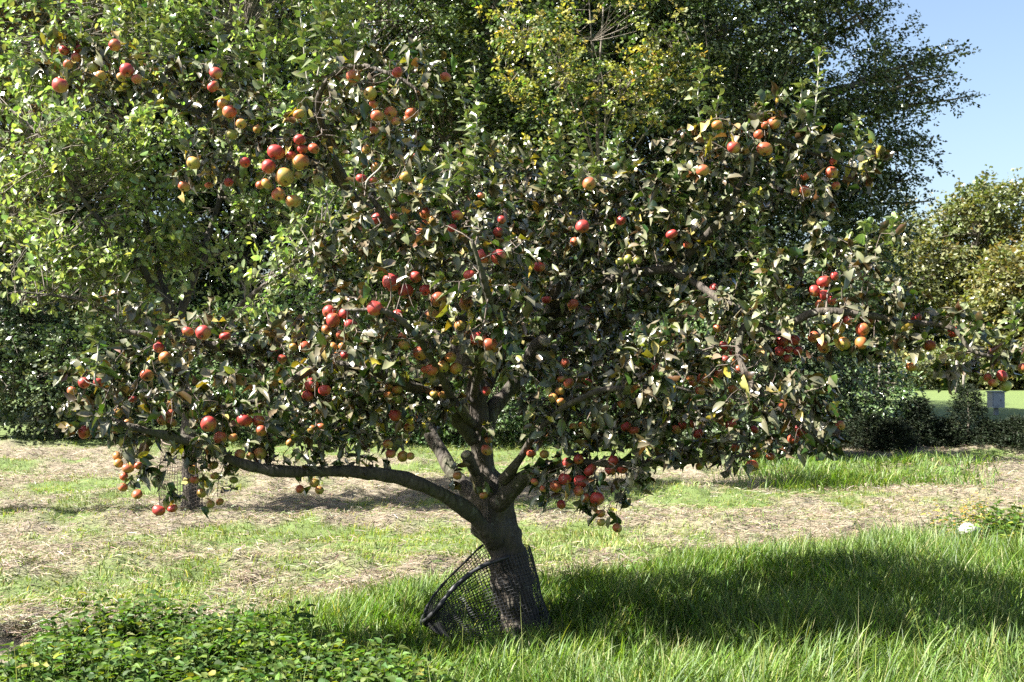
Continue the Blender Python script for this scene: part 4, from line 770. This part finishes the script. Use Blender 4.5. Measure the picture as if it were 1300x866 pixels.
GC=[(.055,.105,.010),(.085,.145,.014),(.13,.19,.025),(.22,.23,.07),(.033,.07,.008)]
g=Acc(); nt_=33000; ty=3.6+6.6*rng.random(nt_)**.9; tx=(rng.random(nt_)-.5)*2*(ty*.50+.5)
den=np.clip((edge(tx)-ty+(n2(tx,ty,1.3,40)-.5)*1.1)/.45,0,1)*(.35+1.0*n2(tx,ty,2.2,44)); den*=1-.8*np.clip(in_nettles(tx,ty)*1.6,0,1)
ok=(rng.random(nt_)<den)&(np.hypot(tx-cx,ty-6.6)>.19)&(np.hypot(tx-3.75,(ty-9.0)*.6)>.24); tx,ty=tx[ok],ty[ok]; nb=rng.integers(6,15,len(tx)); ti=np.repeat(np.arange(len(tx)),nb); n=len(ti)
phi=rng.random(n)*6.283; rr=np.abs(rng.normal(size=n))*.035; x=tx[ti]+np.cos(phi)*rr; y=ty[ti]+np.sin(phi)*rr
rt=np.clip((x+.3)/1.5,0,1); tall=(.135+.07*rt)*(.5+.9*n2(tx,ty,1.2,51)+.5*n2(tx,ty,5,52))[ti]*(.75+.5*rng.random(len(tx)))[ti]; tall*=.75+.35*np.clip((edge(x)-y)/1.2,0,1); tall*=np.interp(y,[3.5,5.0,6.2],[.62,.72,1.0])*(1-.5*np.clip(1.25-np.hypot((x-cx+.28)/.62,(y-6.3)/.55),0,1))
tl=n2(tx,ty,.8,13)*12.6; lean_d=np.stack([np.cos(tl),np.sin(tl)],1)[ti]*.6+np.stack([np.cos(phi),np.sin(phi)],1); th_=np.arctan2(lean_d[:,1],lean_d[:,0])+rng.normal(size=n)*.35
tc_=pick(GC,[3,4,3.5,.5,2],len(tx),.12)[ti]*(1+.16*rng.normal(size=(n,1))); dry=rng.random(n)<.05; tc_[dry]=(.27,.25,.11)
blades(g,x,y,tall*(.55+.75*rng.random(n)),.0052+.0075*rng.random(n)**1.5,np.clip(tc_,.01,.6),1.45,4,th=th_)
print('grass',n)
# scattered tall stems
k=90; y=4.2+5*rng.random(k); x=(rng.random(k)-.5)*2*(y*.48); ok=y<edge(x)-.1; x,y=x[ok],y[ok]; blades(g,x,y,.35+.25*rng.random(len(x)),np.full(len(x),.004),pick([(.25,.24,.10),(.14,.2,.06)],[1,1],len(x)),.5)
tag(g.build('long_grass',M_GRASS),'long bright green uncut grass around the apple trunk','grass',kind='stuff')
# tufts in the mown strip and at the shaded far side
g=Acc(); n=260000; y=7+15*rng.random(n)**1.3; x=(rng.random(n)-.5)*2*(y*.5+.5); hy=hay_amount(x,y); pr_=np.clip(1.1-hy*1.25,0,1)*np.clip((y-edge(x)+.3)/.4,0,1)*(.25+.9*n2(x,y,3,61))+.07*(y>edge(x))
ok=rng.random(n)<pr_; x,y=x[ok],y[ok]; n=len(x); blades(g,x,y,(.035+.06*n2(x,y,1.5,63))*(.6+.8*rng.random(n)),.005+.006*rng.random(n),pick([(.12,.17,.025),(.17,.21,.04),(.30,.27,.10)],[3,3,1.6],n,.2),1.5,2)
print('tufts',n)
tag(g.build('short_grass',M_GRASS),'short green regrowth patches in the mown hay strip','grass',kind='stuff')
g=Acc(); n=16000; y=12.8+3.6*rng.random(n); px=900+420*rng.random(n); x=(px-650)/FPX*y; c_=np.clip(1.15-np.abs((px-1085)/165),0,1)*(.3+n2(x,y,1.3,75))*np.clip((y-12.7+(n2(x,y,.9,70)-.5)*1.5)/.6,0,1); ok=rng.random(n)<c_; x,y=x[ok],y[ok]; n=len(x)
blades(g,x,y,(.10+.26*n2(x,y,1.1,71))*(.6+.7*rng.random(n)),.009+.008*rng.random(n),pick(GC,[3,3,3,1,2],n,.18),1.7)
tag(g.build('tussock_grass',M_GRASS),'tall leaning grass tussocks in front of the dark conifer row','grass',kind='stuff')
# cut hay lying in swaths
g=Acc(); n=240000; y=6.0+13*rng.random(n)**1.5; x=(rng.random(n)-.5)*2*(y*.5+.5); ok=rng.random(n)<np.clip(hay_amount(x,y)*1.1+.12,0,1)*(y>edge(x)-.1); x,y=x[ok],y[ok]; n=len(x)
th=rng.normal(size=n)*.75+np.where(rng.random(n)<.5,0,math.pi); D_=unit(np.stack([np.cos(th),np.sin(th),rng.normal(size=n)*.22],1)); N_=unit(np.array([[0,0,1.]])+rng.normal(size=(n,3))*.4)
ps=np.stack([x,y,H(x,y)+.004+.03*rng.random(n)**2],1); ln=.03+.09*rng.random(n); wd=(.002+.0025*rng.random(n))*(1+.05*y)
STR=(np.array([(-.5,0,0),(.5,0,0),(.5,.5,.08),(-.5,.5,.08),(.35,1,0),(-.35,1,0)],float),{4:[(0,1,2,3),(3,2,4,5)]})
scatter(g,STR,ps,D_,N_,np.stack([wd,ln,ln],1),pick([(.25,.21,.15),(.20,.16,.11),(.31,.27,.20),(.11,.085,.055),(.13,.155,.045)],[4,3,2,2.6,3.4],n,.18))
print('hay',n)
tag(g.build('cut_hay',M_STRAW),'pale dry cut hay lying in rows across the mown strip','hay',kind='stuff')
# nettles and ground elder
def weeds(acc, X_, Y_, hts, ls, cols, pr):
    NL=(np.array([(0,0,0),(-.22,.10,.10),(-.17,.55,.08),(0,1,-.25),(.17,.55,.08),(.22,.10,.10),(0,.45,-.02),(-.29,.27,.10),(.29,.27,.10)],float),{3:[(0,6,1),(1,6,7),(7,6,2),(2,6,3),(3,6,4),(4,6,8),(8,6,5),(5,6,0)]})
    for xx,yy,hh in zip(X_,Y_,hts):
        b=np.array([xx,yy,float(H(np.array([xx]),np.array([yy]))[0])]); ln=rng.normal(size=2)*.12*hh/.3; top=b+np.array([ln[0],ln[1],hh])
        tube(acc,[b,(b+top)/2+np.array([ln[0]*.2,0,0]),top],[.003,.0025,.0015],3,False,col=(.08,.11,.03))
        m=int(5+hh*22); t=(np.arange(m)+.5+rng.random(m)*.4)/m; t=.25+.78*t; p=b+(top-b)*t[:,None]; an=np.arange(m)*3.14159+ (np.arange(m)//2)*1.571+rng.random()*6
        D_=np.stack([np.cos(an),np.sin(an),.35-.9*(1-t)+rng.normal(size=m)*.2],1); N_=np.array([[0,0,1.]])+rng.normal(size=(m,3))*.4
        scatter(acc,NL,p+unit(D_)*.012,D_,N_,ls*(1.2-.6*t)*(.7+.6*rng.random(m)),pick(cols,pr,m,.15)*1.0)
NC=[(.03,.066,.010),(.055,.10,.015),(.09,.14,.024),(.18,.19,.03)]
n=6000; y=4.2+2.9*rng.random(n); px=-60+760*rng.random(n); x=(px-650)/FPX*y; ok=rng.random(n)<np.clip(in_nettles(x,y)*1.5-.25,0,1); x,y=x[ok],y[ok]; print('nettles',len(x))
hump=np.exp(-(((x+2.2)/.55)**2+((y-6.1)/.35)**2)); g=Acc(); weeds(g,x,y,(.10+.14*rng.random(len(x)))*(.5+1.1*n2(x,y,1.6,80))+.20*hump,.074,NC,[3,4,2,.4])
tag(g.build('nettle_patch',M_NETTLE),'dense low patch of serrated green nettles beside the mown strip','nettles',kind='stuff')
wr=P(1275,690,9.4); n=130; x=wr[0]+.1+rng.normal(size=n)*.24; y=9.4+rng.normal(size=n)*.25; g=Acc(); weeds(g,x,y,.16+.16*rng.random(n),.085,NC,[3,3,2,1])
x=wr[0]-.27+rng.normal(size=14)*.05; y=9.45+rng.normal(size=14)*.05; weeds(g,x,y,.25+.2*rng.random(14),.05,[(.34,.22,.05),(.3,.26,.06)],[1,1])
tag(g.build('bramble_clump',M_NETTLE),'leafy green weed clump with yellowing stems next to the white stone','weed clump',kind='stuff')
# white stone
a=Acc(); ps_=P(1230,672,9.35); nu,nv=16,9; V=[];Q=[]
for k in range(nv):
    for q in range(nu):
        t=math.pi*(k+.02)/(nv-.96); an=q*2*math.pi/nu; d_=np.array([math.sin(t)*math.cos(an),math.sin(t)*math.sin(an),math.cos(t)]); s_=1+.35*(vnoise(d_*1.7+20)-.5)+.12*(vnoise(d_*5)-.5)
        V.append(np.array([ps_[0],9.35,.15+float(H(ps_[0],9.35))])+d_*s_*np.array([.095,.075,.06])*np.array([1,1,1]))
for k in range(nv-1):
    for q in range(nu): Q.append((k*nu+q,(k+1)*nu+q,(k+1)*nu+(q+1)%nu,k*nu+(q+1)%nu))
a.add(V,{4:Q}); tag(a.build('stone',M_STONE,origin=(ps_[0],9.35,0)),'rounded white stone lying at the edge of the uncut grass','stone')
